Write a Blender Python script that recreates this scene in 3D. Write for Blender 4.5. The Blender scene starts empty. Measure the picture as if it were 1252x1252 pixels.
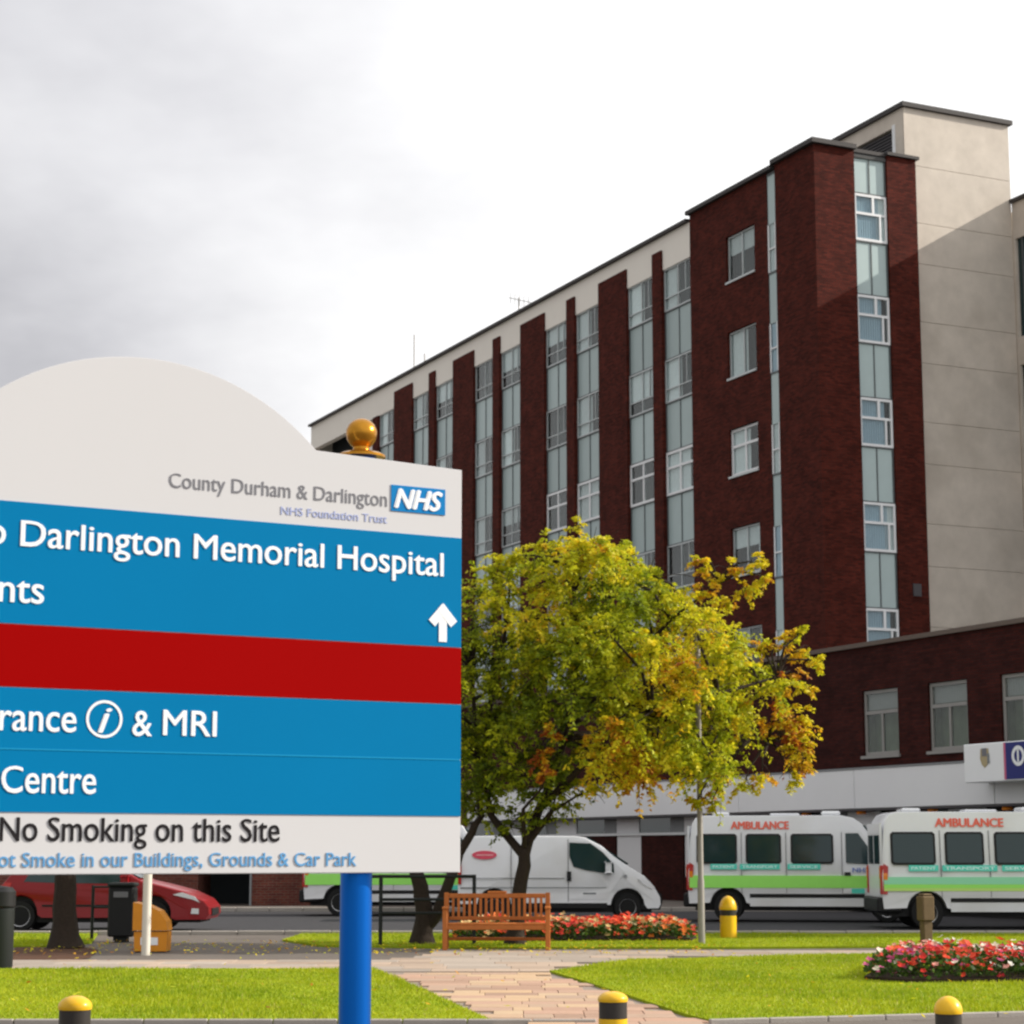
import bpy, bmesh, math, random
import numpy as np
from mathutils import Vector, Matrix
random.seed(7); rng = np.random.default_rng(7)
R = math.radians
S = bpy.context.scene
COL = S.collection

# ------------------------------------------------------------------ camera
FPX = 2550.0; PITCH = math.atan(416/2550.0); EYE = 1.6
cam = bpy.data.objects.new('camera', bpy.data.cameras.new('camera')); COL.objects.link(cam)
cam.location = (0, 0, EYE); cam.rotation_euler = (R(90)+PITCH, 0, 0)
cam.data.sensor_width = 36; cam.data.lens = FPX/1252*36
cam.data.clip_end = 5000; cam.data.clip_start = .1
cam.data.dof.use_dof = True; cam.data.dof.focus_distance = 14.0; cam.data.dof.aperture_fstop = 8
S.camera = cam

# ------------------------------------------------------------------ sun and sky
SUN_AZ, SUN_EL = 84, 29
sd = Vector((math.sin(R(SUN_AZ))*math.cos(R(SUN_EL)), math.cos(R(SUN_AZ))*math.cos(R(SUN_EL)), math.sin(R(SUN_EL))))
sun = bpy.data.objects.new('sun', bpy.data.lights.new('sun', 'SUN')); COL.objects.link(sun)
sun.data.energy = 4.6; sun.data.angle = R(.5); sun.data.color = (1, .93, .82)
sun.rotation_euler = sd.to_track_quat('Z', 'Y').to_euler()
W = bpy.data.worlds.new('World'); S.world = W; W.use_nodes = True
nt = W.node_tree; nt.nodes.clear(); N = nt.nodes.new; LK = nt.links.new
def mth(op, a, b=None, tree=None, clamp=False):
    t = tree or nt
    n = t.nodes.new('ShaderNodeMath'); n.operation = op; n.use_clamp = clamp
    for i, v in enumerate((a, b)):
        if v is None: continue
        if isinstance(v, (int, float)): n.inputs[i].default_value = v
        else: t.links.new(v, n.inputs[i])
    return n.outputs[0]
sky = N('ShaderNodeTexSky'); sky.sky_type = 'NISHITA'; sky.sun_disc = False
sky.sun_elevation = R(SUN_EL); sky.sun_rotation = R(SUN_AZ); sky.air_density = 1; sky.dust_density = 1.5
tc = N('ShaderNodeTexCoord')
sep = N('ShaderNodeSeparateXYZ'); LK(tc.outputs['Generated'], sep.inputs[0])
zz = mth('ADD', mth('MAXIMUM', sep.outputs[2], 0.0), .30)
cmb = N('ShaderNodeCombineXYZ'); LK(mth('DIVIDE', sep.outputs[0], zz), cmb.inputs[0]); LK(mth('DIVIDE', sep.outputs[1], zz), cmb.inputs[1])
def noise(sc, det, rough, vec, off=0):
    n = N('ShaderNodeTexNoise'); n.inputs['Scale'].default_value = sc; n.inputs['Detail'].default_value = det
    n.inputs['Roughness'].default_value = rough
    m = N('ShaderNodeVectorMath'); m.operation = 'ADD'; m.inputs[1].default_value = (off, off*.7, 0)
    LK(vec, m.inputs[0]); LK(m.outputs[0], n.inputs['Vector']); return n.outputs['Fac']
n1 = noise(1.3, 6, .55, cmb.outputs[0], 3.1); n2 = noise(.55, 4, .5, cmb.outputs[0], 8.2)
n3 = noise(3.2, 5, .5, cmb.outputs[0], 1.7)
# a grey rain cloud standing to the north-west; the rest is thin bright cloud
def away(px, py, r0, r1):
    v = Vector((px-626, FPX*math.cos(PITCH)-(626-py)*math.sin(PITCH), FPX*math.sin(PITCH)+(626-py)*math.cos(PITCH))).normalized()
    d = N('ShaderNodeVectorMath'); d.operation = 'DISTANCE'; LK(tc.outputs['Generated'], d.inputs[0]); d.inputs[1].default_value = v
    wob = mth('MULTIPLY', mth('SUBTRACT', n1, .5), .55)
    m = N('ShaderNodeMapRange'); m.interpolation_type = 'SMOOTHSTEP'
    LK(mth('ADD', d.outputs['Value'], wob), m.inputs['Value']); m.inputs['From Min'].default_value = r0; m.inputs['From Max'].default_value = r1
    m.inputs['To Min'].default_value = 1; m.inputs['To Max'].default_value = 0
    return m.outputs[0]
dark = away(-300, 60, .06, .44)
dark = mth('MULTIPLY', dark, mth('ADD', mth('MULTIPLY', n3, 1.3), .28), clamp=True)
tex = mth('ADD', mth('MULTIPLY', mth('SUBTRACT', n2, .5), .35), mth('MULTIPLY', mth('SUBTRACT', n1, .5), .30))
sunv = N('ShaderNodeVectorMath'); sunv.operation = 'DOT_PRODUCT'; LK(tc.outputs['Generated'], sunv.inputs[0]); sunv.inputs[1].default_value = sd
ss = N('ShaderNodeMapRange'); ss.interpolation_type = 'SMOOTHSTEP'; LK(mth('ADD', sunv.outputs['Value'], mth('MULTIPLY', tex, .5)), ss.inputs['Value'])
ss.inputs['From Min'].default_value = -.35; ss.inputs['From Max'].default_value = .33; ss.inputs['To Min'].default_value = .60; ss.inputs['To Max'].default_value = .93
bright = mth('ADD', ss.outputs[0], mth('MULTIPLY', tex, 1.15))
val = mth('MULTIPLY', bright, mth('SUBTRACT', 1.0, mth('MULTIPLY', dark, .42)))
cc = N('ShaderNodeMix'); cc.data_type = 'RGBA'; LK(dark, cc.inputs[0])
cc.inputs[6].default_value = (1, 1, 1.0, 1); cc.inputs[7].default_value = (.97, .97, 1.03, 1)
cm = N('ShaderNodeVectorMath'); cm.operation = 'SCALE'; LK(cc.outputs[2], cm.inputs[0]); LK(val, cm.inputs['Scale'])
bgc = N('ShaderNodeBackground'); LK(cm.outputs[0], bgc.inputs[0]); bgc.inputs[1].default_value = 1.0
bgs = N('ShaderNodeBackground'); LK(sky.outputs[0], bgs.inputs[0]); bgs.inputs[1].default_value = .12
cov = N('ShaderNodeMapRange'); cov.interpolation_type = 'SMOOTHSTEP'; LK(mth('ADD', mth('MULTIPLY', n2, .7), mth('MULTIPLY', n1, .3)), cov.inputs['Value'])
cov.inputs['From Min'].default_value = .22; cov.inputs['From Max'].default_value = .40
mx = N('ShaderNodeMixShader'); LK(cov.outputs[0], mx.inputs[0]); LK(bgs.outputs[0], mx.inputs[1]); LK(bgc.outputs[0], mx.inputs[2])
wo = N('ShaderNodeOutputWorld'); LK(mx.outputs[0], wo.inputs[0])
S.view_settings.view_transform = 'Standard'; S.view_settings.look = 'None'
S.view_settings.exposure = 0.36; S.view_settings.gamma = 1; S.view_settings.use_curve_mapping = False
S.render.engine = 'CYCLES'
try: S.cycles.filter_width = 2.3
except Exception: pass

# ------------------------------------------------------------------ helpers
def ray(px, py):
    a, b = px-626, 626-py
    return (a, FPX*math.cos(PITCH)-b*math.sin(PITCH), FPX*math.sin(PITCH)+b*math.cos(PITCH))
def G(px, py, z=0.0):                       # point on the ground seen at a pixel of the photograph
    r = ray(px, py); t = (z-EYE)/r[2]; return (r[0]*t, r[1]*t)
def AT(px, Y): return (px-626)/2584.0*Y      # X of something at distance Y

class MB:
    def __init__(s): s.v = []; s.f = []; s.m = []
    def add(s, vs, fs, mi=0):
        o = len(s.v); s.v += [tuple(v) for v in vs]; s.f += [tuple(i+o for i in f) for f in fs]; s.m += [mi]*len(fs); return s
    def box(s, x0, x1, y0, y1, z0, z1, mi=0):
        vs = [(x, y, z) for z in (z0, z1) for y in (y0, y1) for x in (x0, x1)]
        return s.add(vs, [(0,2,3,1),(4,5,7,6),(0,1,5,4),(2,6,7,3),(0,4,6,2),(1,3,7,5)], mi)
    def cbox(s, x0, x1, y0, y1, z0, z1, b=.01, mi=0):
        # chamfered box: eight corners cut
        bm = bmesh.new(); bmesh.ops.create_cube(bm, size=1)
        for v in bm.verts:
            v.co = Vector(((x0+x1)/2+v.co.x*(x1-x0), (y0+y1)/2+v.co.y*(y1-y0), (z0+z1)/2+v.co.z*(z1-z0)))
        bmesh.ops.bevel(bm, geom=list(bm.edges), offset=b, segments=1, affect='EDGES', clamp_overlap=True)
        return s.bm(bm, mi)
    def bm(s, bm, mi=0):
        bm.verts.ensure_lookup_table(); bm.verts.index_update()
        s.add([v.co[:] for v in bm.verts], [[v.index for v in f.verts] for f in bm.faces], mi); bm.free(); return s
    def prism(s, pts, y0, y1, mi=0):         # polygon in x,z pushed along y
        n = len(pts)
        vs = [(x, y0, z) for x, z in pts]+[(x, y1, z) for x, z in pts]
        fs = [tuple(range(n)), tuple(range(2*n-1, n-1, -1))]+[(i, i+n, (i+1) % n+n, (i+1) % n) for i in range(n)]
        return s.add(vs, fs, mi)
    def slab(s, pts, z0, z1, mi=0):          # polygon in x,y pushed up
        n = len(pts)
        vs = [(x, y, z0) for x, y in pts]+[(x, y, z1) for x, y in pts]
        fs = [tuple(range(n-1, -1, -1)), tuple(range(n, 2*n))]+[(i, (i+1) % n, (i+1) % n+n, i+n) for i in range(n)]
        return s.add(vs, fs, mi)
    def lathe(s, prof, c=(0, 0), n=20, mi=0): # prof: (radius, z)
        vs = []; fs = []
        for r, z in prof:
            for k in range(n):
                a = 2*math.pi*k/n; vs.append((c[0]+r*math.cos(a), c[1]+r*math.sin(a), z))
        for j in range(len(prof)-1):
            for k in range(n): fs.append((j*n+k, j*n+(k+1) % n, (j+1)*n+(k+1) % n, (j+1)*n+k))
        fs.append(tuple(range(n-1, -1, -1))); fs.append(tuple((len(prof)-1)*n+k for k in range(n)))
        return s.add(vs, fs, mi)
    def wheel(s, prof, x, z, n=24, mi=0):     # lathe around the y axis at (x, z); prof: (radius, y)
        vs = []; fs = []
        for r, y in prof:
            for k in range(n):
                a = 2*math.pi*k/n; vs.append((x+r*math.cos(a), y, z+r*math.sin(a)))
        for j in range(len(prof)-1):
            for k in range(n): fs.append((j*n+k, (j+1)*n+k, (j+1)*n+(k+1) % n, j*n+(k+1) % n))
        fs.append(tuple(range(n))); fs.append(tuple((len(prof)-1)*n+k for k in range(n-1, -1, -1)))
        return s.add(vs, fs, mi)
    def tube(s, pts, rad, n=8, mi=0):
        pts = [Vector(p) for p in pts]; vs = []; fs = []
        up = Vector((.13, .31, .94)).normalized()
        for i, p in enumerate(pts):
            t = (pts[min(i+1, len(pts)-1)]-pts[max(i-1, 0)]).normalized()
            a = t.cross(up)
            if a.length < .05: a = t.cross(Vector((1, 0, 0)))
            a.normalize(); b = t.cross(a)
            r = rad[i] if isinstance(rad, (list, tuple)) else rad
            for k in range(n):
                q = 2*math.pi*k/n; vs.append(p+a*math.cos(q)*r+b*math.sin(q)*r)
        for j in range(len(pts)-1):
            for k in range(n): fs.append((j*n+k, j*n+(k+1) % n, (j+1)*n+(k+1) % n, (j+1)*n+k))
        fs.append(tuple(range(n-1, -1, -1))); fs.append(tuple((len(pts)-1)*n+k for k in range(n)))
        return s.add(vs, fs, mi)
    def mesh(s, name, mats, smooth=False):
        me = bpy.data.meshes.new(name); me.from_pydata(s.v, [], s.f); me.validate()
        for m in (mats if isinstance(mats, (list, tuple)) else [mats]): me.materials.append(m)
        if len(me.polygons) == len(s.m): me.polygons.foreach_set('material_index', s.m)
        bm = bmesh.new(); bm.from_mesh(me); bmesh.ops.recalc_face_normals(bm, faces=bm.faces); bm.to_mesh(me); bm.free()
        if smooth:
            me.polygons.foreach_set('use_smooth', [True]*len(me.polygons))
            try: me.set_sharp_from_angle(angle=R(35))
            except Exception: pass
        return me
def put(name, me, parent=None, loc=(0, 0, 0), rotz=0):
    o = bpy.data.objects.new(name, me); COL.objects.link(o); o.location = loc; o.rotation_euler = (0, 0, rotz)
    if parent: o.parent = parent
    return o
def part(name, mb, mats, parent=None, smooth=False, loc=(0, 0, 0), rotz=0): return put(name, mb.mesh(name, mats, smooth), parent, loc, rotz)
def tag(o, label=None, cat=None, group=None, kind=None):
    if label: o['label'] = label
    if cat: o['category'] = cat
    if group: o['group'] = group
    if kind: o['kind'] = kind
    return o
def thing(name, label, cat, loc=(0, 0, 0), rotz=0, group=None):
    return tag(put(name, None, None, loc, rotz), label, cat, group)
def copy_tree(o, parent=None):
    c = o.copy(); COL.objects.link(c); c.parent = parent
    for ch in list(o.children): copy_tree(ch, c)
    return c

# ------------------------------------------------------------------ materials
def mat(name, col, rough=.6, metal=0, spec=.25, var=0.0, vscale=8.0, bump=0.0, bscale=60.0, coat=0.0, dirt=None, rnd=0.0):
    m = bpy.data.materials.new(name); m.use_nodes = True; t = m.node_tree; b = t.nodes['Principled BSDF']
    b.inputs['Roughness'].default_value = rough; b.inputs['Metallic'].default_value = metal
    b.inputs['Specular IOR Level'].default_value = spec; b.inputs['Coat Weight'].default_value = coat
    b.inputs['Base Color'].default_value = (*col, 1)
    co = t.nodes.new('ShaderNodeTexCoord').outputs['Object']
    src = None
    if var or rnd or dirt:
        n = t.nodes.new('ShaderNodeTexNoise'); n.inputs['Scale'].default_value = vscale; n.inputs['Detail'].default_value = 6; n.inputs['Roughness'].default_value = .6
        t.links.new(co, n.inputs['Vector'])
        f = mth('ADD', 1-var*1.0, mth('MULTIPLY', n.outputs['Fac'], 2*var, t), t)
        if rnd:
            oi = t.nodes.new('ShaderNodeObjectInfo')
            f = mth('MULTIPLY', f, mth('ADD', 1-rnd, mth('MULTIPLY', oi.outputs['Random'], 2*rnd, t), t), t)
        h = t.nodes.new('ShaderNodeVectorMath'); h.operation = 'SCALE'; h.inputs[0].default_value = col; t.links.new(f, h.inputs['Scale'])
        src = h.outputs[0]
        if dirt:
            n2 = t.nodes.new('ShaderNodeTexNoise'); n2.inputs['Scale'].default_value = vscale*.35; n2.inputs['Detail'].default_value = 8
            t.links.new(co, n2.inputs['Vector'])
            mr = t.nodes.new('ShaderNodeMapRange'); t.links.new(n2.outputs['Fac'], mr.inputs['Value']); mr.inputs['From Min'].default_value = .48; mr.inputs['From Max'].default_value = .72
            mr.inputs['To Max'].default_value = .6
            mi = t.nodes.new('ShaderNodeMix'); mi.data_type = 'RGBA'; t.links.new(mr.outputs[0], mi.inputs[0]); t.links.new(src, mi.inputs[6]); mi.inputs[7].default_value = (*dirt, 1)
            src = mi.outputs[2]
        t.links.new(src, b.inputs['Base Color'])
    if bump:
        n = t.nodes.new('ShaderNodeTexNoise'); n.inputs['Scale'].default_value = bscale; n.inputs['Detail'].default_value = 5
        t.links.new(co, n.inputs['Vector'])
        bp = t.nodes.new('ShaderNodeBump'); bp.inputs['Strength'].default_value = bump; bp.inputs['Distance'].default_value = .02
        t.links.new(n.outputs['Fac'], bp.inputs['Height']); t.links.new(bp.outputs[0], b.inputs['Normal'])
    return m
def brick_mat(name, c1, c2, mortar):
    m = bpy.data.materials.new(name); m.use_nodes = True; t = m.node_tree; b = t.nodes['Principled BSDF']; b.inputs['Roughness'].default_value = .85
    b.inputs['Specular IOR Level'].default_value = .08
    co = t.nodes.new('ShaderNodeTexCoord').outputs['Object']
    sp = t.nodes.new('ShaderNodeSeparateXYZ'); t.links.new(co, sp.inputs[0])
    cb = t.nodes.new('ShaderNodeCombineXYZ'); t.links.new(mth('ADD', sp.outputs[0], sp.outputs[1], t), cb.inputs[0]); t.links.new(sp.outputs[2], cb.inputs[1])
    br = t.nodes.new('ShaderNodeTexBrick'); t.links.new(cb.outputs[0], br.inputs['Vector'])
    br.inputs['Color1'].default_value = (*c1, 1); br.inputs['Color2'].default_value = (*c2, 1); br.inputs['Mortar'].default_value = (*mortar, 1)
    br.inputs['Scale'].default_value = 1; br.inputs['Brick Width'].default_value = .225; br.inputs['Row Height'].default_value = .075
    br.inputs['Mortar Size'].default_value = .008; br.inputs['Bias'].default_value = -.1
    n = t.nodes.new('ShaderNodeTexNoise'); n.inputs['Scale'].default_value = 1.1; n.inputs['Detail'].default_value = 9; n.inputs['Roughness'].default_value = .7
    t.links.new(co, n.inputs['Vector'])
    # every so often a paler or darker course, as fired bricks vary between loads
    n2 = t.nodes.new('ShaderNodeTexNoise'); n2.inputs['Scale'].default_value = 4; n2.inputs['Detail'].default_value = 3
    mp = t.nodes.new('ShaderNodeMapping'); mp.inputs['Scale'].default_value = (.3, .3, 3); t.links.new(co, mp.inputs[0]); t.links.new(mp.outputs[0], n2.inputs['Vector'])
    f = mth('MAXIMUM', .25, mth('ADD', -.20, mth('ADD', mth('MULTIPLY', n.outputs['Fac'], 1.4, t), mth('MULTIPLY', n2.outputs['Fac'], .7, t), t), t), t)
    sc = t.nodes.new('ShaderNodeVectorMath'); sc.operation = 'SCALE'; t.links.new(br.outputs['Color'], sc.inputs[0]); t.links.new(f, sc.inputs['Scale'])
    t.links.new(sc.outputs[0], b.inputs['Base Color'])
    bp = t.nodes.new('ShaderNodeBump'); bp.inputs['Strength'].default_value = .4; bp.inputs['Distance'].default_value = .01; bp.invert = True
    t.links.new(br.outputs['Fac'], bp.inputs['Height']); t.links.new(bp.outputs[0], b.inputs['Normal'])
    return m
def glass_mat(name, tint, refl=.12):
    m = bpy.data.materials.new(name); m.use_nodes = True; t = m.node_tree; t.nodes.clear()
    o = t.nodes.new('ShaderNodeOutputMaterial'); tr = t.nodes.new('ShaderNodeBsdfTransparent'); tr.inputs[0].default_value = (*tint, 1)
    g = t.nodes.new('ShaderNodeBsdfGlossy'); g.inputs['Roughness'].default_value = .04
    n = t.nodes.new('ShaderNodeTexNoise'); n.inputs['Scale'].default_value = .9; co = t.nodes.new('ShaderNodeTexCoord'); t.links.new(co.outputs['Object'], n.inputs['Vector'])
    bp = t.nodes.new('ShaderNodeBump'); bp.inputs['Strength'].default_value = .12; bp.inputs['Distance'].default_value = .05
    t.links.new(n.outputs['Fac'], bp.inputs['Height']); t.links.new(bp.outputs[0], g.inputs['Normal'])
    lw = t.nodes.new('ShaderNodeLayerWeight'); lw.inputs[0].default_value = .5
    f = mth('ADD', refl, mth('MULTIPLY', mth('POWER', lw.outputs['Facing'], 3.5, t), .5, t), t, True)
    mi = t.nodes.new('ShaderNodeMixShader'); t.links.new(f, mi.inputs[0]); t.links.new(tr.outputs[0], mi.inputs[1]); t.links.new(g.outputs[0], mi.inputs[2]); t.links.new(mi.outputs[0], o.inputs[0])
    return m
M = dict(
    brick=brick_mat('dark_red_brick', (.108, .019, .012), (.052, .010, .007), (.043, .022, .018)),
    podbrick=brick_mat('brown_red_brick', (.062, .013, .010), (.036, .009, .008), (.028, .015, .014)),
    concrete=mat('board_marked_concrete', (.58, .52, .455), .85, var=.2, vscale=1.6, bump=.35, bscale=18, dirt=(.42, .37, .315)),
    cream=mat('cream_render', (.78, .74, .68), .8, var=.05, vscale=1.0),
    fascia=mat('pale_grey_fascia', (.76, .76, .78), .6, var=.05, vscale=.8),
    coping=mat('dark_coping', (.045, .04, .04), .6, var=.2),
    spandrel=mat('grey_green_spandrel', (.37, .455, .46), .3, var=.08, vscale=1.5, rnd=.10),
    alu=mat('dull_aluminium', (.50, .53, .54), .45, .3, var=.08), steel=mat('dark_window_steel', (.10, .11, .115), .5),
    upvc=mat('white_window_frame', (.75, .76, .78), .35), greyframe=mat('grey_painted_frame', (.27, .26, .25), .5, var=.1),
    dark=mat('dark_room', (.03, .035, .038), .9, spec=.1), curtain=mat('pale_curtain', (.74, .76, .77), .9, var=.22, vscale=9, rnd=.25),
    blueblind=mat('blue_grey_blind', (.36, .46, .56), .8, var=.1, rnd=.15), room=mat('lit_room_wall', (.13, .15, .09), .9, var=.5, vscale=3),
    glass=glass_mat('window_glass', (.88, .92, .92), .03), louvre=mat('dark_louvre', (.07, .065, .07), .6),
    lead=mat('grey_lead', (.22, .23, .24), .5), white=mat('white_gloss_paint', (.80, .81, .83), .28, coat=.4, var=.02, vscale=3),
    vanwhite=mat('white_vehicle_paint', (.76, .77, .80), .28, coat=.3, var=.03, vscale=2, dirt=(.60, .59, .57)), plastic=mat('black_plastic', (.012, .012, .013), .55),
    rubber=mat('tyre_rubber', (.012, .012, .012), .8), rim=mat('silver_wheel', (.42, .42, .43), .35, .7, var=.1),
    autoglass=mat('tinted_car_glass', (.012, .034, .038), .07, spec=.5), teal=mat('teal_decal', (.10, .66, .52), .4, var=.06),
    lime=mat('lime_reflective_stripe', (.36, .86, .16), .4, var=.05), mint=mat('mint_reflective_stripe', (.32, .76, .48), .4),
    yellowstripe=mat('pale_yellow_stripe', (.55, .80, .20), .4), redtext=mat('red_lettering', (.85, .17, .12), .6, spec=.1), paletext=mat('pale_lettering', (.65, .92, .88), .5),
    bluetext=mat('blue_lettering', (.16, .22, .52), .5), amber=mat('amber_lens', (.75, .22, .02), .2, coat=.5), redlens=mat('red_lens', (.42, .02, .015), .2, coat=.5),
    carred=mat('red_car_paint', (.22, .003, .006), .3, coat=.15, spec=.3), lens=mat('clear_headlamp', (.75, .76, .78), .12, coat=.8),
    signwhite=mat('sign_white', (.565, .562, .575), .6, spec=.12, var=.015, vscale=2), signblue=mat('sign_blue', (.0005, .165, .37), .7, spec=.04, var=.07, vscale=1.1),
    signred=mat('sign_red', (.29, .0005, .0005), .7, spec=.03, var=.03, vscale=1.5), signtext=mat('sign_white_lettering', (.80, .82, .84), .5), signblack=mat('sign_black_lettering', (.02, .018, .02), .7, spec=.05),
    signgrey=mat('sign_grey_lettering', (.17, .17, .19), .6), signpale=mat('sign_violet_blue_lettering', (.33, .38, .62), .6), signmid=mat('sign_mid_blue_lettering', (.10, .30, .56), .6),
    signline=mat('sign_pale_blue_line', (.01, .24, .46), .6, spec=.05), nhsblue=mat('badge_blue', (.002, .18, .46), .6, spec=.1), postblue=mat('blue_post_paint', (.003, .13, .55), .36, .75),
    gold=mat('gold_finial', (.46, .21, .022), .25, .8, var=.1, vscale=30), yellow=mat('yellow_bollard_paint', (.78, .46, .012), .35, coat=.2, var=.10, vscale=14, dirt=(.50, .27, .02)),
    black=mat('black_bollard_paint', (.035, .03, .026), .45, var=.2, vscale=20), wood=mat('orange_brown_teak', (.40, .125, .028), .6, var=.25, vscale=14, bump=.2, bscale=40, rnd=.12),
    oldwood=mat('weathered_wood', (.13, .09, .045), .8, var=.3, vscale=12), galv=mat('galvanised_post', (.30, .28, .26), .5, .4, var=.12), dkmetal=mat('dark_green_black_metal', (.012, .015, .014), .6),
    grit=mat('orange_grit_bin', (.62, .24, .02), .5, var=.12), cream_post=mat('cream_post', (.62, .58, .50), .5), asphalt=mat('asphalt_road', (.042, .041, .045), .9, var=.25, vscale=3, bump=.4, bscale=90),
    pave=mat('worn_paving_shade_toned', (.135, .115, .10), .9, var=.14, vscale=2.2, bump=.3, bscale=50, dirt=(.085, .07, .06)), kerb=mat('kerb_stone', (.34, .31, .28), .85, var=.15, vscale=5, bump=.3),  # pave: base colour darkened to carry the tree shade; dirt mottling on top
    soil=mat('dark_soil', (.035, .022, .014), .95, var=.3, bump=.6, bscale=30), mulch=mat('leaf_litter', (.085, .04, .022), .95, var=.4, vscale=20, bump=.8, bscale=40),
    navy=mat('navy_panel', (.012, .018, .16), .35), tan=mat('tan_emblem', (.42, .34, .20), .6), pink=mat('pink_panel', (.55, .12, .22), .5), earth=mat('grassed_earth', (.22, .28, .012), .95, var=.3, vscale=1.0, spec=.05, bump=.8, bscale=25),
    roof=mat('roof_felt', (.09, .09, .09), .9, var=.2), line=mat('shadow_gap', (.16, .16, .17), .6))
# paving slabs: three tints of the same stone, varied per slab
def slabmat():
    m = mat('slab_stone', (.40, .305, .235), .85, var=.12, vscale=6, bump=.3, bscale=50)
    t = m.node_tree; b = t.nodes['Principled BSDF']; src = b.inputs['Base Color'].links[0].from_socket
    oi = t.nodes.new('ShaderNodeObjectInfo'); cr = t.nodes.new('ShaderNodeValToRGB'); t.links.new(oi.outputs['Random'], cr.inputs[0])
    e = cr.color_ramp.elements; e[0].color = (.76, .66, .62, 1); e[1].color = (1.18, 1.14, .98, 1); e[0].position = 0; e[1].position = 1
    for p, c in ((.3, (1.10, .90, .84, 1)), (.55, (.94, .88, .85, 1)), (.8, (1.22, 1.08, .86, 1))):
        q = e.new(p); q.color = c
    mu = t.nodes.new('ShaderNodeMix'); mu.data_type = 'RGBA'; mu.blend_type = 'MULTIPLY'; mu.inputs[0].default_value = 1
    t.links.new(src, mu.inputs[6]); t.links.new(cr.outputs[0], mu.inputs[7]); t.links.new(mu.outputs[2], b.inputs['Base Color'])
    return m
M['slab'] = slabmat()
def attr_mat(name, transl=.35, rough=.6):
    m = bpy.data.materials.new(name); m.use_nodes = True; t = m.node_tree; t.nodes.clear()
    a = t.nodes.new('ShaderNodeAttribute'); a.attribute_name = 'tint'
    d = t.nodes.new('ShaderNodeBsdfPrincipled'); d.inputs['Roughness'].default_value = rough; d.inputs['Specular IOR Level'].default_value = .25
    tl = t.nodes.new('ShaderNodeBsdfTranslucent'); mi = t.nodes.new('ShaderNodeMixShader'); mi.inputs[0].default_value = transl
    o = t.nodes.new('ShaderNodeOutputMaterial')
    t.links.new(a.outputs['Color'], d.inputs['Base Color']); t.links.new(a.outputs['Color'], tl.inputs[0])
    t.links.new(d.outputs[0], mi.inputs[1]); t.links.new(tl.outputs[0], mi.inputs[2]); t.links.new(mi.outputs[0], o.inputs[0]); return m
M['leaf'] = attr_mat('leaves', .45); M['petal'] = attr_mat('petals', .25); M['blade'] = attr_mat('grass_blades', .35)
def tinted(name, V, F, Cf, material, parent=None):   # numpy verts (n,3), faces (m,3 or 4), colour per face
    me = bpy.data.meshes.new(name); k = F.shape[1]; m = len(F)
    me.vertices.add(len(V)); me.vertices.foreach_set('co', V.astype(np.float32).ravel())
    me.loops.add(m*k); me.loops.foreach_set('vertex_index', F.astype(np.int32).ravel())
    me.polygons.add(m); me.polygons.foreach_set('loop_start', np.arange(0, m*k, k, dtype=np.int32)); me.update(calc_edges=True)
    at = me.attributes.new('tint', 'FLOAT_COLOR', 'FACE')
    at.data.foreach_set('color', np.c_[Cf, np.ones(m)].astype(np.float32).ravel()); me.materials.append(material)
    return put(name, me, parent)

# ------------------------------------------------------------------ text as meshes
FONT_CACHE = {}
def _raw(body, shear):
    cu = bpy.data.curves.new('t', 'FONT'); cu.body = body; cu.size = 1; cu.shear = shear; cu.resolution_u = 4; cu.extrude = .001
    o = bpy.data.objects.new('t', cu); COL.objects.link(o)
    dg = bpy.context.evaluated_depsgraph_get(); dg.update(); me = bpy.data.meshes.new_from_object(o.evaluated_get(dg))
    V = [tuple(v.co) for v in me.vertices]; Fc = [tuple(p.vertices) for p in me.polygons]
    bpy.data.objects.remove(o); bpy.data.curves.remove(cu); bpy.data.meshes.remove(me)
    return V, Fc
XH = max(v[1] for v in _raw('x', 0)[0]); CAPH = max(v[1] for v in _raw('H', 0)[0])
def tall(y):      # lift the lower-case height to about three quarters of the capitals
    xt = .735*CAPH
    if y <= 0: return y
    return y*xt/XH if y < XH else xt+(y-XH)*(CAPH-xt)/(CAPH-XH)
def text2d(body, bold=.0, shear=0.0, thick=0.003):
    key = (body, bold, shear)
    if key in FONT_CACHE: return FONT_CACHE[key]
    V0, F0 = _raw(body, shear); V = []; Fc = []
    caps = body.upper() == body
    steps = [(0, 0)] if bold <= 0 else [(-bold, 0), (0, bold*.5), (bold, 0), (0, -bold*.5)]
    for i, (dx, dy) in enumerate(steps):
        o = len(V); V += [(x+dx, (y if caps else tall(y))+dy, z*(1+.25*i)) for x, y, z in V0]; Fc += [tuple(j+o for j in f) for f in F0]
    FONT_CACHE[key] = (V, Fc); return V, Fc
CAP = CAPH
def text_part(name, body, u0, u1, vbase, cap, mapf, material, parent, bold=.02, shear=0, label=None, proud=.002):
    V, Fc = text2d(body, bold, shear)
    xs = [v[0] for v in V]; a, b = min(xs), max(xs); k = (u1-u0)/(b-a); s = cap/CAP
    vs = [mapf(u0+(x-a)*k, vbase+y*s, (proud*z/.001 if z > 0 else 0)) for x, y, z in V]
    mb = MB(); mb.add(vs, Fc); o = part(name, mb, material, parent)
    if label: o['label'] = label
    return o

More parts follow.
